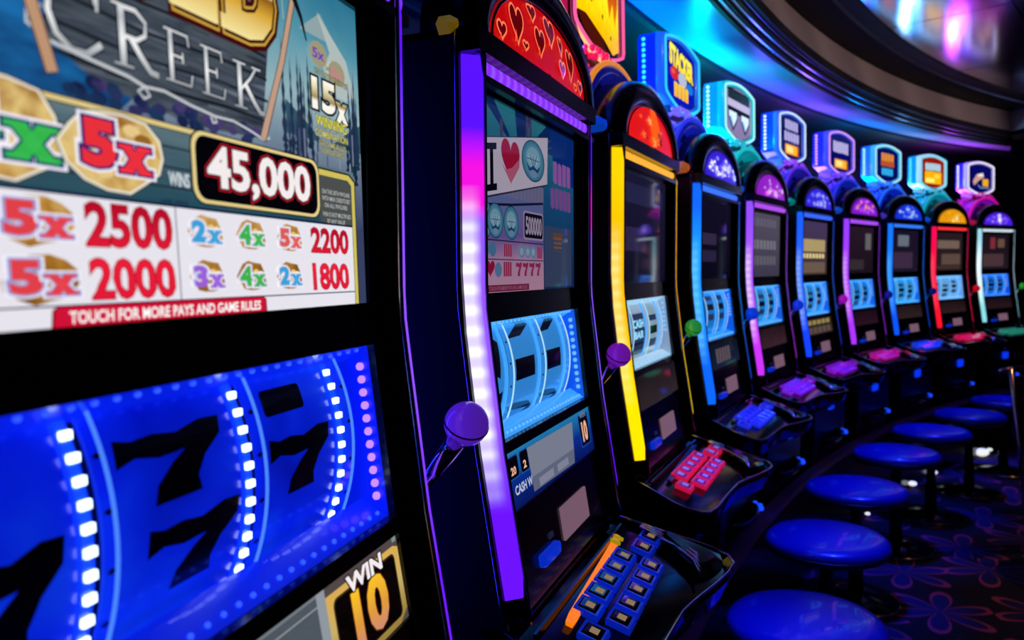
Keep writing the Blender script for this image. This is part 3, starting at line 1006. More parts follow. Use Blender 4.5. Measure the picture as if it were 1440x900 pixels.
    for n, x, z, s in (('5', -.1475, .0355, 1), ('5', -.1475, .0045, 1)):
        nugget(A, x, z, .0245, .0128, 5, False); mult(A, n, x + .001, z, .042, .0185, 'e04048', '90a0d8')
        nugget(A, x - .056, z, .0245, .0128, 6, False); mult(A, n, x - .055, z, .042, .0185, 'e04048', '90a0d8')
    for n, c, x, z in (('2', '3aa0d8', -.0135, .0365), ('4', '3cb04c', .0380, .0365), ('5', 'e05a50', .0900, .0365), ('3', '9a60d8', -.0145, .0055), ('4', '3cb04c', .0360, .0055), ('2', '3aa0d8', .0870, .0055)):
        nugget(A, x, z, .0185, .0120, 7, False); mult(A, n, x + .001, z - .001, .031, .0150, c, 'c8c8e0')
    for t, a, b_, z0, z1 in (('2500', -.1170, -.0475, .0232, .0490), ('2000', -.1165, -.0475, -.0075, .0168), ('2200', .1220, .1880, .0255, .0475), ('1800', .1225, .1860, -.0068, .0165)):
        A.text(t, a, b_, z0, z1, red, .028, [(.016, rdk)])
    A.shape([(-.1450, -.0225), (-.1440, -.0120), (-.1400, -.0098), (.0480, -.0098), (.0520, -.0120), (.0530, -.0225)], k_('70081a', .8)); A.shape([(-.1435, -.0225), (-.1425, -.0125), (-.1395, -.0106), (.0475, -.0106), (.0508, -.0125), (.0515, -.0225)], k_('d8143a', .9))
    A.text('TOUCH FOR MORE PAYS AND GAME RULES', -.1330, .0445, -.0202, -.0130, k_('ffffff'), .022)
    # 15x winning combination
    bk, cr = k_('14140c', .5), grad_z('cream_gold', [(0, 'f2eee0'), (.4, 'fbf8ee'), (.5, 'a08a48'), (.8, 'efe6c4'), (1, 'fffdf4')], .143, .178, 1.)
    for t, c, x, z in (('5x', '7a4ac8', .148, .1985), ('5x', 'e08a98', .179, .1890)):
        A.shape(ell(x, z, .0150, .0110, 12), k_('b9b08c', .7)); A.text(t, x - .010, x + .010, z - .0045, z + .0045, k_(c, .8), .03)
    A.text('AND', .1590, .1690, .1880, .1915, k_('d8d6a0', .7), .02, [(.06, bk)])
    A.text('ON PLAYED LINE PAYS', .1400, .1975, .1815, .1862, k_('c8c490', .7), .015, [(.06, bk)], slope=-.05)
    A.text('15', .1340, .1745, .1500, .1775, cr, .05, [(.06, bk)]); A.text('x', .1745, .1965, .1455, .1640, cr, .06, [(.06, bk)])
    A.text('WINNING', .1390, .1930, .1365, .1460, k_('e8e048', .95), .02, [(.05, bk)])
    A.text('COMBINATION', .1370, .1945, .1275, .1340, k_('d8d070', .9), .02, [(.05, bk)])
    A.text('SEE GAME RULES', .1430, .1905, .1200, .1250, k_('d0c880', .8), .015, [(.05, bk)])
    A.text('FOR DETAILS', .1470, .1860, .1135, .1185, k_('d0c880', .8), .015, [(.05, bk)])

def coin(A, x, z, a, b, es, bright=.5):
    A.shape(ell(x, z, a, b, 24), k_('14406e', es)); A.shape(ell(x, z, a * .94, b * .94, 24), k_('4a90b4', es)); A.shape(ell(x, z, a * .80, b * .80, 20), k_('5fa0c0', es)); A.shape(ell(x, z + b * .12, a * .62, b * .55, 16), k_('8cc0d8', es))
    A.shape([(x - a * .42, z + b * .30), (x + a * .42, z + b * .30), (x + a * .55, z + .06 * b), (x, z - b * .42), (x - a * .55, z + .06 * b)], k_('a8d0e4', es))
    for dx in (-.28, 0, .28):
        A.line([(x + dx * a, z + b * .28), (x, z - b * .40)], a * .05, k_('3a70a4', es), up=False)
    A.line([(x - a * .55, z + .06 * b), (x + a * .55, z + .06 * b)], b * .05, k_('3a70a4', es))
    A.shape([(x - a * .62, z - b * .12), (x - a * .3, z - b * .36), (x, z - b * .22), (x + a * .3, z - b * .36), (x + a * .62, z - b * .12), (x + a * .4, z - b * .5), (x - a * .4, z - b * .5)], k_('205088', es))
    A.shape(ell(x, z - b * .62, a * .34, b * .20, 12), k_('86a4d0', es))
def heart(x, z, w_, h_):
    P = []
    for k in range(28):
        t = 2 * PI * k / 28
        P.append((x + w_ / 34 * 16 * math.sin(t) ** 3, z + h_ / 29 * (13 * math.cos(t) - 5 * math.cos(2 * t) - 2 * math.cos(3 * t) - math.cos(4 * t) + 2.5)))
    return P
def art_love(A):
    es = .42
    A.shape(rect(-.222, .222, -.0225, .2585), grad_z('teal_rays', [(0, '20407a'), (.5, '2468a8'), (1, '3aa0b8')], .0, .2585, .34, .1, 10))
    for k in range(7):
        a0 = .15 + k * .42
        A.shape([(-.07, .19), (-.07 + .4 * math.cos(a0), .19 + .25 * math.sin(a0)), (-.07 + .4 * math.cos(a0 + .19), .19 + .25 * math.sin(a0 + .19))], k_('16408c', .30), up=False)
    A.layer += 1
    A.shape([(.08, .2585), (.222, .2585), (.222, .12), (.12, .10), (.10, .2)], k_('0e3c9a', .4))
    for x, z1 in ((-.03, .262), (-.015, .262), (-.14, .235)):
        A.shape(rect(x - .006, x + .006, .19, min(z1, .2585)), k_('54507c', .4), up=False)
    A.layer += 1
    lower = grad_z('lilac_panel', [(0, 'e0a8c8'), (.25, 'd0a0c8'), (.45, '7c68b4'), (.6, '7878b8'), (1, '5a80b8')], -.02, .16, es, .1, 8)
    A.shape([(-.222, -.0225), (.045, -.0225), (.045, .135), (.03, .16), (-.222, .13)], lower)
    letters(A, -.17, .05, .122, .152, k_('8880a8', es), 13, 21)
    A.shape([(-.222, .198), (.074, .2425), (.069, .158), (-.222, .111)], k_('30345a', es)); A.shape([(-.222, .1965), (.072, .2405), (.067, .160), (-.222, .114)], k_('c2b8cc', es * 1.35))
    A.shape([(-.197, .192), (-.160, .1975), (-.160, .188), (-.173, .186), (-.173, .137), (-.160, .139), (-.160, .129), (-.197, .1235), (-.197, .133), (-.185, .135), (-.185, .1845), (-.197, .183)], k_('0c0a1c', es))
    A.shape(heart(-.104, .176, .082, .068), k_('c01848', es)); A.shape([(-.143, .172), (-.125, .163), (-.10, .168), (-.066, .186), (-.068, .172), (-.104, .144)], k_('d86a90', es))
    coin(A, -.002, .191, .055, .034, es)
    A.line([(-.222, .104), (-.10, .112), (.045, .125)], .004, k_('1c1c40', es)); 
    for x in (-.222, -.168, -.105):
        coin(A, x if x > -.2 else -.200, .084, .031 if x > -.2 else .021, .026, es)
    A.shape(rrect(-.052, .043, .061, .107, .006), k_('b8a8d0', es)); A.shape(rrect(-.048, .040, .064, .104, .005), k_('161226', es))
    A.text('500000', -.042, .035, .069, .099, k_('c9b8d8', es), .03)
    A.shape(rect(-.222, .043, .0545, .0565), k_('34305c', es)); A.shape(rect(-.222, .043, .0265, .0280), k_('34305c', es))
    for x in (-.205, -.180):
        A.shape(ell(x, .042, .013, .011, 14), k_('5a88b8', es)); 
    for x in (-.062, -.034, -.008):
        A.shape(ell(x, .041, .014, .0105, 14), k_('7ea0cc', es)); A.shape(ell(x, .041, .008, .006, 12), k_('a8c0dc', es))
    for x0, x1, z0, z1 in ((-.138, -.104, .032, .051), (.010, .036, .031, .050), (-.140, -.106, .002, .024)):
        A.shape(rect(x0, x1, z0, z1), k_('d07aa8', es))
        for q in range(4):
            xx = x0 + (x1 - x0) * (q + .2) / 4
            A.shape(rect(xx, xx + (x1 - x0) * .15, z0, z1), k_('b02858', es), up=False)
        A.layer += 1
    A.shape(heart(-.190, .013, .036, .024), k_('b0184c', es)); A.shape(ell(-.160, .012, .014, .011, 14), k_('6a90c0', es))
    for x in (-.088, -.058, -.028, .002):
        A.shape(seven(x, x + .026, .002, .024), k_('b03468', es))
    A.shape(rect(-.205, -.030, -.0205, -.0105), k_('8c2050', es)); A.text('TOUCH FOR MORE PAYS AND GAME RULES', -.196, -.038, -.0185, -.0125, k_('c08098', es), .01)
    # right-hand panel
    A.shape(rect(.050, .205, -.018, .088), k_('50608a', .34)); A.shape(rect(.095, .150, .03, .078), k_('8c6a5c', .3))
    for k in range(5):
        A.shape(rect(.10, .145, .034 + k * .008, .038 + k * .008), k_('b47a58', .3), up=False)
    A.layer += 1
    letters(A, .100, .205, .165, .205, k_('b070c8', .42), 4, 22); letters(A, .085, .205, .120, .158, k_('9a60b4', .40), 5, 23)

def art_blur(A, bg, rows, es, hi=None):
    es *= 1.3
    """a screen too far off to read: its panels and lines of figures"""
    A.shape(rect(-.222, .222, -.0225, .2585), grad_z('far_' + bg[0] + bg[1], [(0, bg[0]), (1, bg[1])], -.02, .26, es, .15, 12, ior=2.7))
    for x0, x1, z0, z1, c, e in rows:
        m = k_(c, es * e)
        if x1 - x0 > .15 and z1 - z0 < .05:
            n = 7
            for q in range(n):
                xx = x0 + (x1 - x0) * q / n
                A.shape(rect(xx, xx + (x1 - x0) / n * .72, z0, z1), m, up=False)
            A.layer += 1
        else:
            A.shape(rrect(x0, x1, z0, z1, .006, 3), m)

def art_info_gold(A):
    A.shape(rect(-.222, .2225, -.3365, -.2525), k_('6c5f60', .55))
    gd = grad_z('brushed_gold', [(0, '9a7c34'), (.5, 'd8bc70'), (1, 'f0b850')], -.34, -.25, .85, .15, 20)
    A.shape([(-.222, -.2625), (.212, -.2625), (.2215, -.266), (.2215, -.327), (.205, -.336), (-.222, -.336)], gd)
    for x0, x1, in ((-.19, -.06), (-.04, .078), (.095, .210)):
        A.shape(rrect(x0 - .002, x1 + .002, -.330, -.2685, .007), k_('463412', .6)); A.shape(rrect(x0, x1, -.3290, -.2705, .006), k_('050403', .5))
    og = grad_z('orange_figure', [(0, 'd08a70'), (.4, 'e09a3c'), (1, 'ffc820')], -.325, -.272, 1.)
    A.text('10', .122, .188, -.3250, -.2740, og, .045, [(.02, k_('6a2a08', .6))])
    A.text('1', .03, .05, -.320, -.276, og, .045, [(.02, k_('6a2a08', .6))])
    A.text('WIN', .118, .186, -.2745, -.2590, k_('f4ecf0'), .04, [(.06, k_('140c10', .5))])
    A.shape(rect(.2120, .2200, -.2595, -.2535), k_('90a8a8', .7))
    A.shape(rect(-.222, .083, -.3365, -.2540), k_('9aa4b0', .55)); A.shape(rect(-.222, .078, -.3365, -.2570), k_('6c7884', .50)); A.shape(rect(-.222, .080, -.2650, -.2640), k_('c4ccd4', .6)); A.shape(rect(.070, .083, -.3365, -.254), k_('b4bec8', .6))

def art_info_blue(A):
    A.shape(rect(-.222, .2225, -.3365, -.2525), grad_z('info_blue', [(0, '0a1a6c'), (.5, '1038a8'), (1, '2a98d8')], -.34, -.25, .6, .1, 10))
    for x0, x1, t in ((-.205, -.165, '20'), (-.155, -.122, '2'), (.150, .205, '10')):
        b0 = -.292 if t != '10' else -.318
        A.shape(rrect(x0 - .003, x1 + .003, b0 - .002, -.260, .005), k_('2060c0', .6)); A.shape(rrect(x0, x1, b0, -.262, .005), k_('060818', .5))
        if t == '10':
            A.text(t, x0 + .012, x1 - .010, b0 + .006, -.274, k_('f4b898', .95), .045); A.text('WIN', x0 + .008, x1 - .008, -.268, -.258, k_('8090c0', .7), .03)
        else:
            A.text(t, x0 + .010, x1 - .010, b0 + .004, -.276, k_('f4b898', .9), .04)
    for z in (-.272, -.294, -.316):
        A.shape(rrect(-.220, -.208, z - .008, z + .008, .003), k_('a8a0c4', .6))
    A.text('CASH WON', -.190, -.090, -.318, -.304, k_('c8d0e8', .8), .03)
    A.shape([(-.118, -.3300), (-.122, -.2620), (.112, -.2640), (.092, -.3340)], k_('9aa0b8', .55)); A.shape([(-.118, -.3300), (-.119, -.3080), (.100, -.3100), (.092, -.3340)], k_('8088a8', .5))
    A.shape(rect(-.09, -.02, -.3285, -.3160), k_('a4a8c0', .55)); A.shape(rect(.0, .06, -.3285, -.3160), k_('a4a8c0', .55))
def art_info_far(A, c, bars):
    A.shape(rect(-.222, .2225, -.3365, -.2525), grad_z('info_' + c, [(0, c), (1, '141020')], -.36, -.20, .30, .3, 12, ior=2.))
    for x0, x1, z0, z1, cc in bars:
        n = 5
        for q in range(n):
            xx = x0 + (x1 - x0) * q / n
            A.shape(rect(xx, xx + (x1 - x0) / n * .8, z0, z1), k_(cc, .38), up=False)
    A.layer += 1

# dome window prints: put on the bulged pane
def put_dome(x, z, layer):
    s = math.sqrt((x / .2314) ** 2 + ((z - DZ) / .100) ** 2)
    d = .035 - .0095 * min(s, 1) ** 2.2
    return L(x, d + .0032 + .00004 * layer, z)
def art_hearts(A):
    P = k_('ff7a50', 1.1); D = k_('6a020c', .8)
    for x, z, w_, h_ in ((-.196, .346, .032, .026), (-.142, .368, .052, .058), (-.075, .406, .040, .030), (-.050, .366, .048, .046), (.005, .396, .056, .048), (.058, .388, .026, .034), (.060, .350, .038, .030), (.112, .368, .050, .056), (.178, .345, .036, .026), (-.115, .345, .024, .014), (.14, .338, .022, .013)):
        h = heart(x, z, w_, h_)
        def fit(q):
            q = (q[0], max(q[1], DZ + .005)); e = math.sqrt((q[0] / .2314) ** 2 + ((q[1] - DZ) / .100) ** 2)
            return q if e < .96 else (q[0] * .96 / e, DZ + (q[1] - DZ) * .96 / e)
        h = [fit(q) for q in h]
        A.shape(h, D); 
        A.line(h + h[:2], .0034, P)
        A.shape([(x - w_ * .25, z - h_ * .45), (x - w_ * .1, z - h_ * .1), (x - w_ * .02, z - h_ * .4)], k_('ff5030', .9), up=False)
    A.layer += 1
def art_sparks(A, cols, seed, n=26, dollar=None):
    rnd = random.Random(seed)
    for k in range(n):
        t, s = rnd.uniform(.1, .9) * PI, rnd.uniform(.1, .86)
        x, z = .2314 * s * math.cos(t), DZ + .100 * s * math.sin(t)
        if z < DZ + .012:
            continue
        r = rnd.uniform(.007, .021)
        A.shape([(x + r * (1 if q % 2 else .45) * math.cos(q * PI / 5) * 1.4, z + r * (1 if q % 2 else .45) * math.sin(q * PI / 5) * .8) for q in range(10)], k_(rnd.choice(cols), rnd.uniform(.8, 1.2)), up=False)
    A.layer += 1
    if dollar:
        A.text('$', -.026, .026, DZ + .018, DZ + .088, k_('f4e8ff', 1.3), .05)
def art_flame(A):
    A.shape([(-.03, DZ + .010), (-.045, DZ + .05), (-.02, DZ + .100), (.03, DZ + .100), (.05, DZ + .06), (.04, DZ + .010)], k_('ff5a18', 1.1))
    art_sparks(A, ['ff9040', 'ff6a20', 'ffb060', '8a0410'], 5, 16)

# topper prints
def letters(A, x0, x1, z0, z1, m, n, seed=1, bold=.06):
    """chunky lettering too blurred to read: upright bars with ragged feet"""
    rnd = random.Random(seed)
    for k in range(n):
        a = x0 + (x1 - x0) * k / n; b_ = a + (x1 - x0) / n * .82
        e0, e1 = rnd.uniform(0, .16) * (z1 - z0), rnd.uniform(0, .16) * (z1 - z0)
        A.shape([(a, z0 + e0), (a + (b_ - a) * .4, z0), (b_, z0 + e0 * .5), (b_, z1 - e1), (a + (b_ - a) * .5, z1), (a, z1 - e1 * .6)], m, up=False)
    A.layer += 1
def face_poly(s=.775):
    return [tsc((s, s * 1.02), p) for p in TOP_OUT]
def art_stacker(A):
    A.shape(face_poly(), k_('0418b8', 1.)); dk = k_('02063c', .7)
    yl = grad_z('sign_yellow', [(0, 'ffb000'), (.5, 'ffd800'), (1, 'fff060')], .62, .80, 1.1)
    A.text('STACKER', -.140, .145, .738, .815, yl, .07, [(.06, dk)], slope=-.10)
    A.shape(ell(-.085, .712, .050, .024, 9), k_('d8283c')); A.shape(ell(.01, .705, .052, .028, 9), k_('b8c4d8')); A.shape(ell(.100, .688, .044, .020, 9), k_('1878e0')); A.shape(ell(-.10, .716, .022, .010, 7), k_('f05a50'))
    letters(A, -.090, .085, .632, .684, yl, 4, 31)
def art_masks(A):
    A.shape(face_poly(), k_('9a8cc0', .8))
    A.shape(rect(-.150, .150, .768, .815), k_('0c1626', .6))
    for z in (.778, .790, .802):
        A.line([(-.15, z), (.15, z)], .0025, k_('50788c', .7), up=False)
    A.layer += 1
    A.shape(rect(-.155, .155, .735, .768), k_('c9c0ea', .95)); A.shape([(-.155, .735), (.155, .735), (.155, .722), (.05, .722), (0, .705), (-.05, .722), (-.155, .722)], k_('0a0a1c', .6))
    for sx in (-1, 1):
        A.shape([(sx * .085 - .064, .722), (sx * .085 + .064, .722), (sx * .085 + .066, .69), (sx * .085, .628), (sx * .085 - .066, .69)], k_('081038', .6))
        A.shape([(sx * .085 - .052, .716), (sx * .085 + .052, .716), (sx * .085 + .054, .692), (sx * .085, .646), (sx * .085 - .054, .692)], k_('d8f0ff', 1.1))
        A.shape([(sx * .085 - .05, .689), (sx * .085 - .03, .692), (sx * .085, .662), (sx * .085, .646)], k_('48a0f0', 1.))
def art_words(A, bg, top, n_top, two, low, seed):
    A.shape(face_poly(), k_(bg, .8))
    if two:
        letters(A, -.105, .105, .752, .806, k_(top, 1.), n_top, seed); letters(A, -.115, .120, .690, .744, k_(top, 1.), n_top, seed + 3)
    else:
        letters(A, -.125, .125, .715, .785, k_(top, 1.), n_top, seed)
    A.shape(rrect(-.105, .110, .622, .678, .008), k_('c86010')); A.shape(rrect(-.100, .085, .626, .674, .008), k_(low, 1.1)); A.shape(rrect(-.080, .02, .634, .668, .006), k_('ffe890', 1.))
def art_lion(A):
    A.shape(face_poly(), k_('04106c', .8)); letters(A, -.100, .105, .735, .790, k_('e89030', 1.), 4, 4); letters(A, -.105, .110, .700, .740, k_('c85a08', 1.), 5, 5); letters(A, -.095, .090, .640, .690, k_('30b0f0', 1.1), 4, 6)
def art_beer(A):
    A.shape(face_poly(), k_('a01408', .9)); letters(A, -.125, .125, .728, .785, k_('b0e0f0', 1.), 6, 8)
    A.shape(rrect(-.135, .135, .632, .722, .01), k_('ffb008', 1.1)); A.shape(rrect(-.12, .02, .64, .672, .008), k_('fff070', 1.1)); A.shape(ell(.06, .69, .05, .016, 10), k_('ffd840', 1.1))
def art_racer(A):
    A.shape(face_poly(), k_('060a6c', .8))
    A.shape([(-.120, .690), (-.06, .745), (.04, .762), (.055, .725), (-.02, .700), (-.100, .655)], k_('d8a090', .95)); A.shape([(-.05, .745), (.035, .757), (.045, .735), (-.03, .728)], k_('f0f0f0', 1.))
    A.shape(rrect(.035, .125, .655, .712, .006), k_('e8a818', 1.1)); A.line([(-.04, .66), (.0, .64), (.14, .642)], .008, k_('88a8c8', .9))
def art_straw(A):
    # big yellow shaggy panel with a brown leaf shape and a pale ribbon below
    A.shape(face_poly(.97), k_('180808', .6))
    A.shape([(-.19, .66), (-.198, .800), (-.185, .818), (-.10, .838), (0, .844), (.10, .838), (.170, .820), (.175, .64), (.12, .618), (.05, .640), (-.10, .672)], grad_z('straw_yellow', [(0, 'ffa000'), (.35, 'ffd000'), (.65, 'fff020'), (1, 'ffd800')], .60, .86, 1.1, .4, 45, (4, 1, .7)))
    A.shape([(.06, .840), (.10, .837), (.168, .819), (.165, .76), (.14, .70), (.12, .76), (.09, .71), (.07, .78)], grad_z('rust_hair', [(0, 'ff9010'), (.6, 'c03808'), (1, '8a1c04')], .70, .86, 1., .5, 60, (5, 1, .6)))
    A.shape(ell(-.02, .818, .035, .020, 12), k_('30c020', 1.1)); A.shape(rect(-.03, -.01, .775, .803), k_('fff8c0', 1.2))
    A.shape([(-.17, .665), (-.11, .672), (.02, .640), (.09, .604), (.05, .596), (-.05, .606), (-.13, .636)], k_('581408', .8))
    A.shape([(-.185, .655), (-.15, .630), (-.06, .597), (.03, .585), (.02, .570), (-.08, .575), (-.15, .600), (-.19, .635)], k_('f0c878', 1.))
    for x, z in ((-.13, .78), (-.06, .72), (.03, .70), (.10, .66), (-.15, .73)):
        A.shape(ell(x, z, .006, .008, 6), k_('402808', .6), up=False)

# ================================================================== the ten machines
EMI = lambda key, c, es: mat(key, '101014', .35, emi=c, es=es)
def tint(key, base, emi, es, rough=.25, coat=.4):
    return mat(key, base, rough, emi=emi, es=es, coat=coat)
VIO = dict(top='5a10ff', mid='8a4cff', bot='6a18ff', hot='f4ecff')
SPEC = [
 dict(strip=VIO, head='7a30ff', dome=('4010c0', .8), ball='6a2ad8', rim='a060ff', btn='1030ff', reel=('0420ff', .80), tint='0628f0'),
 dict(strip=dict(top='5210ff', mid='8a50ff', bot='6410f4', hot='ffffff', pink='e010d0', split=True), head='8a28ff', dome=('c80408', 1.1), ball='9020c8', rim='8a40ff', btn='0838ff', reel=('3a9cf0', .85), tint='0840f0', arch='06061c', archring='0a0a2a', bead='402010'),
 dict(strip=dict(top='ffc400', mid='ffb400', bot='ffd800', hot='fff0a0'), head='ffb400', dome=('f01408', 1.1), ball='30b04c', rim='50c8a0', btn='f01850', reel=('a8c8d8', .8), tint='a8b8d0', arch='1a1c9c', archring='f09020', bead='ff1858', ornament='1060ff'),
 dict(strip=dict(top='1060ff', mid='1890ff', bot='0a60ff', hot='70d0ff'), head='2070ff', dome=('3a20f0', .95), ball='1450ff', rim='3060ff', btn='2838ff', reel=('1890f0', .8), tint='0a60f0', arch='1420b8', archring='3038ff', bead='8a70ff', ornament='f08030'),
 dict(strip=dict(top='8a48ff', mid='a050ff', bot='c030f0', hot='ffe8ff'), head='b040f0', dome=('a020d8', 1.), ball='1048ff', rim='5048ff', btn='9820f0', reel=('2898e8', .8), tint='2060f0', arch='00a0b0', archring='10d0d8', bead='20b0c0', ornament='1878ff'),
 dict(strip=dict(top='1858ff', mid='2060ff', bot='1040ff', hot='a0c0ff'), head='2060ff', dome=('3828f0', 1.), ball='d818d0', rim='4040ff', btn='a018d8', reel=('2898f0', .85), tint='1070ff', arch='2018a8', archring='6028ff', bead='a040e8', ornament='10b0a0'),
 dict(strip=dict(top='9038ff', mid='9a38f0', bot='a030f0', hot='e8b0ff'), head='a840f8', dome=('9020e0', 1.), ball='1820a0', rim='7040ff', btn='e020a0', reel=('1890f0', .8), tint='1070ff', arch='1020b0', archring='2838ff', bead='7848f0', ornament='2070ff'),
 dict(strip=dict(top='1070ff', mid='1478ff', bot='0850f0', hot='58b0ff'), head='1878ff', dome=('1838f0', 1.), ball='101878', rim='2048ff', btn='2050ff', reel=('30a8f0', .85), tint='1068ff', arch='0a28d0', archring='2070ff', bead='3070ff', ornament='6050e0'),
 dict(strip=dict(top='f80850', mid='ff0840', bot='ff1028', hot='ff5870'), head='ff1818', dome=('f0a010', 1.15), ball='e81020', rim='c01040', btn='ff1858', reel=('70b8f0', 1.), tint='90c8f8', arch='0890b0', archring='18b8d0', bead='20a8c8', ornament='1878ff'),
 dict(strip=dict(top='90c8d8', mid='c8e8f4', bot='80d0d8', hot='ffffff'), head='d0e4ec', dome=('5020f0', 1.05), ball='18b020', rim='90d0e0', btn='30a890', reel=('1878f0', .85), tint='1058f0', arch='8810b8', archring='f010a8', bead='c010a0', ornament='f02860'),
]
TOPS = {2: ('d01858', 'f02068', 'ff60a0', art_straw), 3: ('0428d8', '2070ff', '30d0ff', art_stacker), 4: ('0898c8', '10d0e8', 'b0ffff', art_masks),
        5: ('0828d0', '3060ff', 'd8f0ff', lambda A: art_words(A, '08106c', 'b8b0e8', 5, True, 'ffb020', 2)), 6: ('1828d8', '4858ff', 'e8a0ff', lambda A: art_words(A, '0a0c70', 'c0b8ec', 6, False, 'ffb428', 9)),
        7: ('0878e8', '40c8ff', 'b8f4ff', art_lion), 8: ('0890d0', 'c8ecf8', '60e0ff', art_beer), 9: ('3018d8', 'c0a8ff', 'ffffff', art_racer)}
LABELS = [
 'black slot machine nearest the camera showing a gold rush pay table over blue reels',
 'slot machine with a violet light strip and a red dome of neon hearts',
 'slot machine with a yellow light strip and a red dome under a yellow shaggy sign',
 'slot machine with an azure light strip under the blue sign lettered STACKER',
 'purple-lit slot machine with a teal arch under a cyan sign with two white shapes',
 'slot machine with a blue light strip and indigo dome, first past the cyan sign machine',
 'purple-lit slot machine with a purple dome under a blue sign with violet side lamps',
 'slot machine with a bright blue light strip and blue dome, left of the red-lit one',
 'slot machine with a red light strip and a golden dome',
 'white-lit slot machine with a violet dollar dome at the far row end',
]
far_rows = {
 2: (('201c3c', '2c2a50'), [(-.19, .19, .18, .23, '3a3a6c', 1.), (-.19, .02, .06, .12, '483c70', 1.)], .30),
 3: (('141228', '201c3c'), [(-.19, .02, .10, .14, '5a4a78', 1.), (-.19, .02, .04, .08, '4a4070', 1.)], .30),
 4: (('5c5470', '787088'), [(-.19, .17, .20, .235, '8c86a0', 1.), (-.19, .17, .10, .14, 'a8a4b4', 1.), (-.19, .17, .03, .07, '8c8898', 1.)], .34),
 5: (('5a4438', '584878'), [(-.19, .19, .10, .165, 'c8b078', 1.3), (-.19, .19, .065, .090, 'f0d890', 1.6), (-.19, .19, -.012, .045, '8c7464', 1.)], .42),
 6: (('2a1c28', '3a2438'), [(.08, .18, .12, .22, '8c8c90', 1.), (-.19, .06, .0, .06, '4c4048', 1.)], .34),
 7: (('2c2438', '281c3c'), [(-.12, .06, .15, .225, '8c96a8', 1.1), (-.19, .13, .0, .11, '584060', 1.)], .34),
 8: (('40302c', '38282c'), [(-.19, .17, .14, .20, 'a08478', 1.), (-.12, .19, .02, .10, '80685c', 1.), (-.19, .19, -.01, .012, '684c48', 1.)], .36),
 9: (('30242c', '281c28'), [(-.08, .0, .14, .23, 'a83c48', 1.1), (.04, .15, .15, .22, '8c6c58', 1.), (-.19, .14, .0, .10, '684850', 1.)], .36)}
info_far = {2: ('5a4a50', []), 3: ('30406c', [(-.10, .10, -.32, -.27, '8c7a88')]), 4: ('6c4450', []), 5: ('6a5648', [(-.19, .20, -.285, -.262, 'e0c878'), (-.19, .20, -.33, -.298, '8c746c')]), 6: ('50283c', []), 7: ('5a4040', []), 8: ('583838', []), 9: ('4c3038', [])}

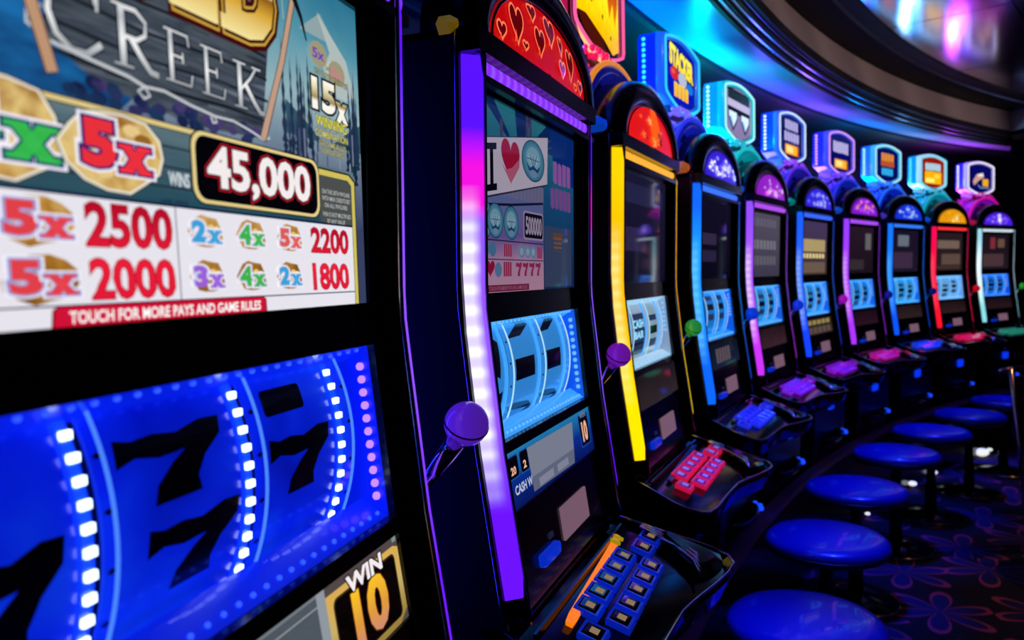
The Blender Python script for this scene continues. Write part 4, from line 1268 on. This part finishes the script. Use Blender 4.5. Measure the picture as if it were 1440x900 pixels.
for i, (mx, my, yaw) in enumerate(POSES):
    S = SPEC[i]
    hi = i < 2
    n_ = i + 1
    root = thing('slot_machine', LABELS[i], 'slot machine', (mx, my, 0), math.radians(yaw), 'slot machines along the curved bank')
    P = lambda name, f, m, key=None, label=None, stuff=False, parent=root: part(name, f, m, parent, key, label, stuff)
    P('cabinet', b_cabinet, CABM, 'cab')
    P('front_panel', b_panel, BLACK, 'panel')
    st = dict(S['strip'])
    sm = strip_mat('strip_%d' % n_, st['top'], st['mid'], st['bot'], st['hot'], 1.25, st.get('pink'), st.get('split', False))
    P('light_strip', lambda: sweep_strip(1), sm, 'stripl'); P('light_strip', lambda: sweep_strip(-1), sm, 'stripr')
    P('header_light', b_header, strip_mat('head_%d' % n_, S['head'], S['head'], S['head'], 'ffffff', 1.0, horiz=True), 'head')
    for kd in ('ri', 'ro', 'li', 'lo'):
        P('edge_trim', (lambda kd=kd: b_trim(kd)), TRIMM, 'trim' + kd)
    # upper screen
    tilt = P('upper_screen', lambda: slab(MB(), -.222, .222, -.0222, .2583, -.02, .0005, 4), GLASSD, 'scr')
    A = Art((lambda x, z, l: put_face(x, z, l * 6)) if i > 1 else (lambda x, z, l: put_face(x - .8 * face(z) * (z > 0), z, l)) if i else (lambda x, z, l: put_face(x - 2.5 * face(z) * (z > 0), z, l)))
    if i == 0: art_gold_creek(A)
    elif i == 1: art_love(A)
    else: art_blur(A, *far_rows[i])
    A.build('screen_print', tilt)
    info = P('info_display', lambda: slab(MB(), -.222, .2225, -.337, -.252, -.02, .0005, 4), GLASSD, 'info')
    A = Art((lambda x, z, l: put_face(x, z, l * 6)) if i > 1 else put_face)
    if i == 0: art_info_gold(A)
    elif i == 1: art_info_blue(A)
    else: art_info_far(A, *info_far[i])
    A.build('display_print', info)
    # reel box
    rc, res_ = S['reel']
    lining = tint('lining_%d' % n_, rc, S['tint'], .42 if i else .40, .3)  # LED light on the box walls put in as their own glow
    rb = P('reel_box', b_box_walls, lining, 'walls')
    part('apron', b_aprons, tint('apron_%d' % n_, rc, S['tint'] if i == 0 else rc, .55 if i == 0 else .95, .3), rb, 'apron')
    drum = mat('drum_%d' % n_, rc, .22, emi=rc, es=res_ * (.85 if i == 0 else .75), coat=.5)
    if i == 0:                                       # unevenly backlit blue drums
        nt, bb = nodes_of(drum)
        tc = N(nt, 'ShaderNodeTexCoord'); no = N(nt, 'ShaderNodeTexNoise'); no.inputs['Scale'].default_value = 9; no.inputs['Detail'].default_value = 3
        nt.links.new(tc.outputs['Object'], no.inputs['Vector'])
        rp = ramp(nt, [(.25, '000c9c'), (.5, '0424e8'), (.75, '1048ff')])
        nt.links.new(no.outputs[0], rp.inputs[0]); nt.links.new(rp.outputs[0], bb.inputs['Emission Color'])
    sym_refl = mat('reel_symbols_and_reflection', '04041c', .25, coat=.5)
    sym2 = mat('reel_symbol_grey_%d' % min(i, 2), '8090b0', .3, emi='203860', es=.5)
    for r in range(3):
        x0, x1 = REELS[r]
        if i == 0:
            art = [(1, [seven(-.096, .006, .010, .058)]), (1, [seven(-.078, .016, -.052, -.004)])]
            if r == 0: art = [(1, [seven(-.215, -.139, -.042, .016)])]
            if r == 2: art = [(1, [seven(.056, .150, -.024, .026)]), (1, [rrect(.060, .118, .044, .066, .004)])]  # block above the seven is a dark reflection painted on the drum
            if r == 2: art.append((1, diamonds(.187)))
            if r: art.append((1, diamonds(x0 + .007)))
        elif i == 1:
            a = x0 + .028; b_ = x1 - .018
            art = [(1, [rect(a, b_, -.012, .022)]), (2, [[(x0 + .01, -.085), (x1 - .01, -.062), (x1 - .02, -.085)]]), (1, [[(x0 + .006, -.058), (x0 + .03, -.048), (x1 - .03, -.055), (x1 - .008, -.068)]]), (1, [[(x0 + .01, .056), (x1 - .06, .058), (x1 - .01, .075), (x1 - .04, .085)]]), (1, diamonds(x0 + .007))]
            if r == 0: art = [(1, [[(x0 + .01, .02), (x0 + .06, .065), (x1 - .01, .055), (x1 - .02, .0)]]), (1, [[(x0 + .01, -.085), (x0 + .01, -.035), (x1 - .01, -.020), (x1 - .01, -.075)]])]
        else:
            rr_ = random.Random(i * 7 + r)
            z = rr_.uniform(-.03, .02)
            art = [(1, [rect(x0 + .02, x1 - .02, z, z + .022)]), (2, [rect(x0 + .02, x1 - .02, z + .036, z + .052)]), (2, [rect(x0 + .02, x1 - .02, z - .036, z - .014)])]
            if i == 2 and r == 1: art = [(2, [rect(x0 + .010, x1 - .006, -.06, .050)]), (1, [rect(x0 + .012, x1 - .008, -.050, -.026)])]
        reel_part(rb, r, [drum, sym_refl, sym2] + ([k_('9ae0ff', 1.)] if i == 2 else []), art, None, [('CASH', x0 + .018, x1 - .016, .012, .034, 3), ('BAR', x0 + .026, x1 - .022, -.016, .004, 3)] if (i == 2 and r == 1) else ())
        part('light_band', (lambda r=r: b_divider(r)), tint('band_%d' % min(i, 2), '2060ff', '1040ff' if i == 0 else '40a8ff', .8 if i == 0 else .95), rb, 'div%d' % r)
        part('light_pipe', (lambda r=r: b_pipe(r)), EMI('pipe_%d' % min(i, 2), '4a88ff' if i == 0 else 'b0e0ff', 1.0), rb, 'pipe%d' % r)
    if hi:
        for kd, p in led_spots(True):
            if i == 1 and kd == 0:
                continue
            o = part('led', b_led if kd == 0 else b_dot if kd == 1 else b_dot_big, (LEDW if kd == 0 else LEDV if (kd == 2 and i == 0) else LEDB if i == 0 else EMI('led_sky', '70c0ff', .95)), rb, 'led%d' % kd)
            o.location = p
    else:
        part('led_row', b_leds_joined, [EMI('led_far', '80c8ff', 1.0)], rb, 'leds', stuff=True)
    # dome, arch, shoulder
    dome = P('dome_window', b_dome, mat('dome_%d' % n_, '100004', .32, emi=S['dome'][0], es=S['dome'][1] * .8), 'dome')
    A = Art(put_dome)
    if i == 1: art_hearts(A)
    elif i == 2: art_flame(A)
    elif i == 8: art_sparks(A, ['ffd040', 'ffb820', 'e88808', 'fff0a0'], i, 20)
    else: art_sparks(A, {3: ['e8e0ff', 'a098ff', '6a58ff', 'ffffff'], 4: ['ff70ff', 'f0c0ff', 'd048ff', '8010b0'], 5: ['8a90ff', '5068ff', 'c0c0ff'], 6: ['d060ff', 'ff9848', 'b848ff'], 7: ['6090ff', 'a0c8ff', '3058ff', 'd8e8ff'], 9: ['8a60ff', 'a888ff', '6a30ff']}.get(i, ['8040ff']), i, 38 if i != 3 else 52, i == 9)
    A.build('dome_print', dome)
    P('dome_frame', b_dome_frame, BLACK, 'domef')
    P('dome_rim', b_dome_rim, DARKCH, 'domer')
    for sg in (-1, 1):
        P('collar', (lambda sg=sg: b_collar(sg)), DARKCH, 'collar%d' % sg)
    if i == 1:
        o = P('shoulder_ornament', b_ornament, mat('ornament_gold', 'c8a020', .3, .9, emi='a08000', es=.25), 'orn', label='faceted gold boss')
        o.scale = (.55, .55, .55)
        o.location = (-.294 * .45 + .004, .022 * .45 - .018, (.346 + H) * .45 - .014)
    if i > 1:
        P('crown_arch', b_arch, tint('arch_%d' % n_, S['arch'], S['arch'], .55 if i > 2 else .35), 'arch', label='coloured lit arch behind the dome')
        P('arch_ring', b_arch_ring, EMI('archring_%d' % n_, S['archring'], .8), 'archring')
        if i > 1:
            P('bead_garland', b_beads, tint('beads_%d' % n_, S['bead'], S['bead'], .75, .1, 1.), 'beads', label='glossy lit beads heaped over the arch', stuff=True)
        P('shoulder_ornament', b_ornament, tint('ornament_%d' % n_, S.get('ornament', '1060ff'), S.get('ornament', '1060ff'), .30, .10, .8), 'orn')
        P('shoulder_ledge', b_shelf, DARKCH, 'shelf')
    # lever
    P('lever_arm', b_lever_arm, CHROME, 'arm'); P('lever_hub', b_hub, DARKCH, 'hub')
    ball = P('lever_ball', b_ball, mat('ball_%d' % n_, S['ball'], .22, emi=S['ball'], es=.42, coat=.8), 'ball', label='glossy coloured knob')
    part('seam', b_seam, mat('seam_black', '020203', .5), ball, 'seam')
    # deck
    P('button_deck', b_deck, mat('deck_lacquer', '010102', .07, spec=.3), 'deck'); P('deck_rim', b_deck_rim, CHROME, 'deckrim')
    P('wrist_rest', b_wing, mat('deck_lacquer', '010102', .07, spec=.3), 'wing'); P('reflection_ridge', b_ridge, CHROME, 'ridge'); P('tray_rail', b_well, DARKCH, 'well')
    if i == 1:
        P('light_bar', b_bar, EMI('bar_orange', 'ff7c00', 1.0), 'bar', label='glowing orange bar behind the buttons'); P('bar_clip', b_barclip, mat('clip_yellow', 'd8c010', .3, emi='b0a000', es=.6), 'clip')
    else:
        P('light_bar', b_bar, DARKCH, 'bar')
    frame_m = tint('button_%d' % n_, S['btn'], S['btn'], .55 if i > 1 else .26, .2)
    cap_m = mat('button_cap', '0a0a10', .06, coat=1.) if i < 2 else tint('cap_%d' % n_, S['btn'], 'b028c8' if i == 2 else S['btn'], .32, .1, 1.)
    pr_m = mat('cap_print', 'b09a78', .5, emi='b89868', es=.5) if i < 2 else tint('cap_print_%d' % n_, 'c0b0ff', 'a890f0', .5)
    for x, d in BTN:
        bt = P('button', b_button, frame_m, 'btn')
        bt.location = Vector(L(x, d, dz(d))) - Vector(L(0, .12, dz(.12)))
        cp = part('button_cap', b_cap, cap_m, bt, 'cap')
        if i < 3:
            part('cap_print', b_cap_print, pr_m, bt, 'capprint')
    # bill slot, ticket, lamp, coin tray
    P('bill_slot', b_slot, tint('slot_blue', '0830d0', '0a3cff', .5, .12), 'slot', label='blue lit bill slot'); P('slot_tab', b_slot_tab, mat('tab_grey', '505068', .4, emi='303050', es=.3), 'tab')
    P('notice_card', b_ticket, mat('card_%d' % min(i, 1), '30202c', .4, emi='a07890', es=.5), 'ticket', label='small pinkish notice card')
    P('belly_lamp', b_lamp, tint('lamp_blue', '0830ff', '0838ff', .9, .2), 'lamp', label='small blue lamp under the deck')
    P('coin_tray', b_tray, BLACK, 'tray'); P('tray_lip', b_traylip, CHROME, 'lip')
    P('tray_lamp', b_trayled, tint('tray_led', '2050ff', '1848ff', 1.2), 'trayled')
    # sign
    if i in TOPS:
        bc, fc, lc, fn = TOPS[i]
        P('sign_post', b_neck, BLACKM, 'neck')
        sign = P('sign', b_topper_body, tint('sign_%d' % n_, bc, bc, .75, .3), 'top')
        if i > 2:
            part('sign_frame', b_topper_frame, tint('signf_%d' % n_, fc, fc, .62, .25), sign, 'topf')
        part('frame_tube', b_topper_tube, EMI('signt_%d' % n_, lc, 1.05), sign, 'topt')
        fcp = part('sign_face', b_topper_face, BLACK, sign, 'topface')
        A = Art(put_top); fn(A); A.build('sign_print', sign)
        for k in range(10):
            o = part('led', b_topper_led, EMI('signled_%d' % n_, lc, 1.6), sign, 'topled')
            o.location = (0, 0, H + .640 + .0185 * k)

# ================================================================== stools in front of the machines
seat_m = mat('seat_vinyl', '18187c', .32, coat=.4)
col_m = mat('stool_column', '30303c', .22, .9)
base_m = mat('stool_base_chrome', 'b8a898', .12, 1.0)
STOOLS = [(1135, 866), (1163, 752), (1203, 682), (1262, 632), (1310, 603), (1362, 580), (1403, 560)]
SLAB = ['nearest stool, its round dark seat cut off by the bottom edge', 'second stool from the camera, round dark seat lit blue', 'third stool from the camera, round dark seat lit blue', 'fourth stool from the camera, in front of the blue strip machine', 'fifth stool from the camera, round dark seat lit blue', 'sixth stool from the camera, in front of the machine left of the red one', 'farthest stool, in front of the red-lit machine']
SPOS = [(.77, 2.03), (1.09, 2.67), (1.47, 3.29), (1.955, 3.915), (2.41, 4.42), (2.91, 4.89), (3.43, 5.36)]
def b_seat():
    prof = [(.0, .455), (.17, .455), (.198, .468), (.206, .488), (.203, .506), (.190, .517), (.16, .5225), (.10, .5255), (.05, .527), (.0, .5275)]
    return MB().lathe([(max(r, .001), z) for r, z in prof], 48)
for (x, y), lb in zip(SPOS, SLAB):
    t = thing('bar_stool', lb, 'stool', (x, y, 0), 0, 'stools along the row of slot machines')
    part('seat', b_seat, seat_m, t, 'seat')
    part('seat_piping', lambda: MB().tube([(.2055 * math.cos(2 * PI * k / 48), .2055 * math.sin(2 * PI * k / 48), .486) for k in range(48)], .004, 6, closed=True), BLACKM, t, 'piping')
    part('column', lambda: MB().lathe([(.032, .03), (.030, .2), (.024, .21), (.024, .44), (.09, .455)], 20), col_m, t, 'column')
    part('base', lambda: MB().lathe([(.17, .0), (.172, .008), (.160, .016), (.08, .030), (.034, .045), (.001, .046)], 36), BLACK, t, 'base')
    part('base_ring', lambda: MB().tube([(.172 * math.cos(2 * PI * k / 40), .172 * math.sin(2 * PI * k / 40), .010) for k in range(40)], .007, 8, closed=True), base_m, t, 'ring')

# ================================================================== thin chrome chair at the right edge of the picture
t = thing('chair', 'thin chrome-legged chair, mostly out of frame at the right edge', 'chair', (2.56, 3.42, 0), 0)
ch_m = mat('chair_chrome', 'c0a8b0', .16, 1.0)
part('seat', lambda: MB().lathe([(.001, .46), (.20, .462), (.215, .475), (.21, .495), (.10, .505), (.001, .507)], 28), mat('chair_pad', '0a0a14', .5), t)
for a, b_ in (((-.225, .18, .97), (-.14, .13, 0)), ((.21, .20, .97), (.20, .20, 0)), ((-.17, -.17, .46), (-.20, -.20, 0)), ((.17, -.17, .46), (.20, -.20, 0))):
    part('leg', (lambda a=a, b_=b_: MB().tube([a, b_], .011, 8)), ch_m, t)
part('back_rail', lambda: MB().tube([(-.29, .17, .955), (-.225, .18, .97), (0, .23, .975), (.21, .20, .97)], .010, 8), ch_m, t)
part('back_pad', lambda: MB().loft([[(-.20, .19, z), (0, .235, z), (.20, .205, z), (.20, .225, z), (0, .255, z), (-.20, .21, z)] for z in (.62, .93)]), mat('chair_pad', '0a0a14', .5), t)
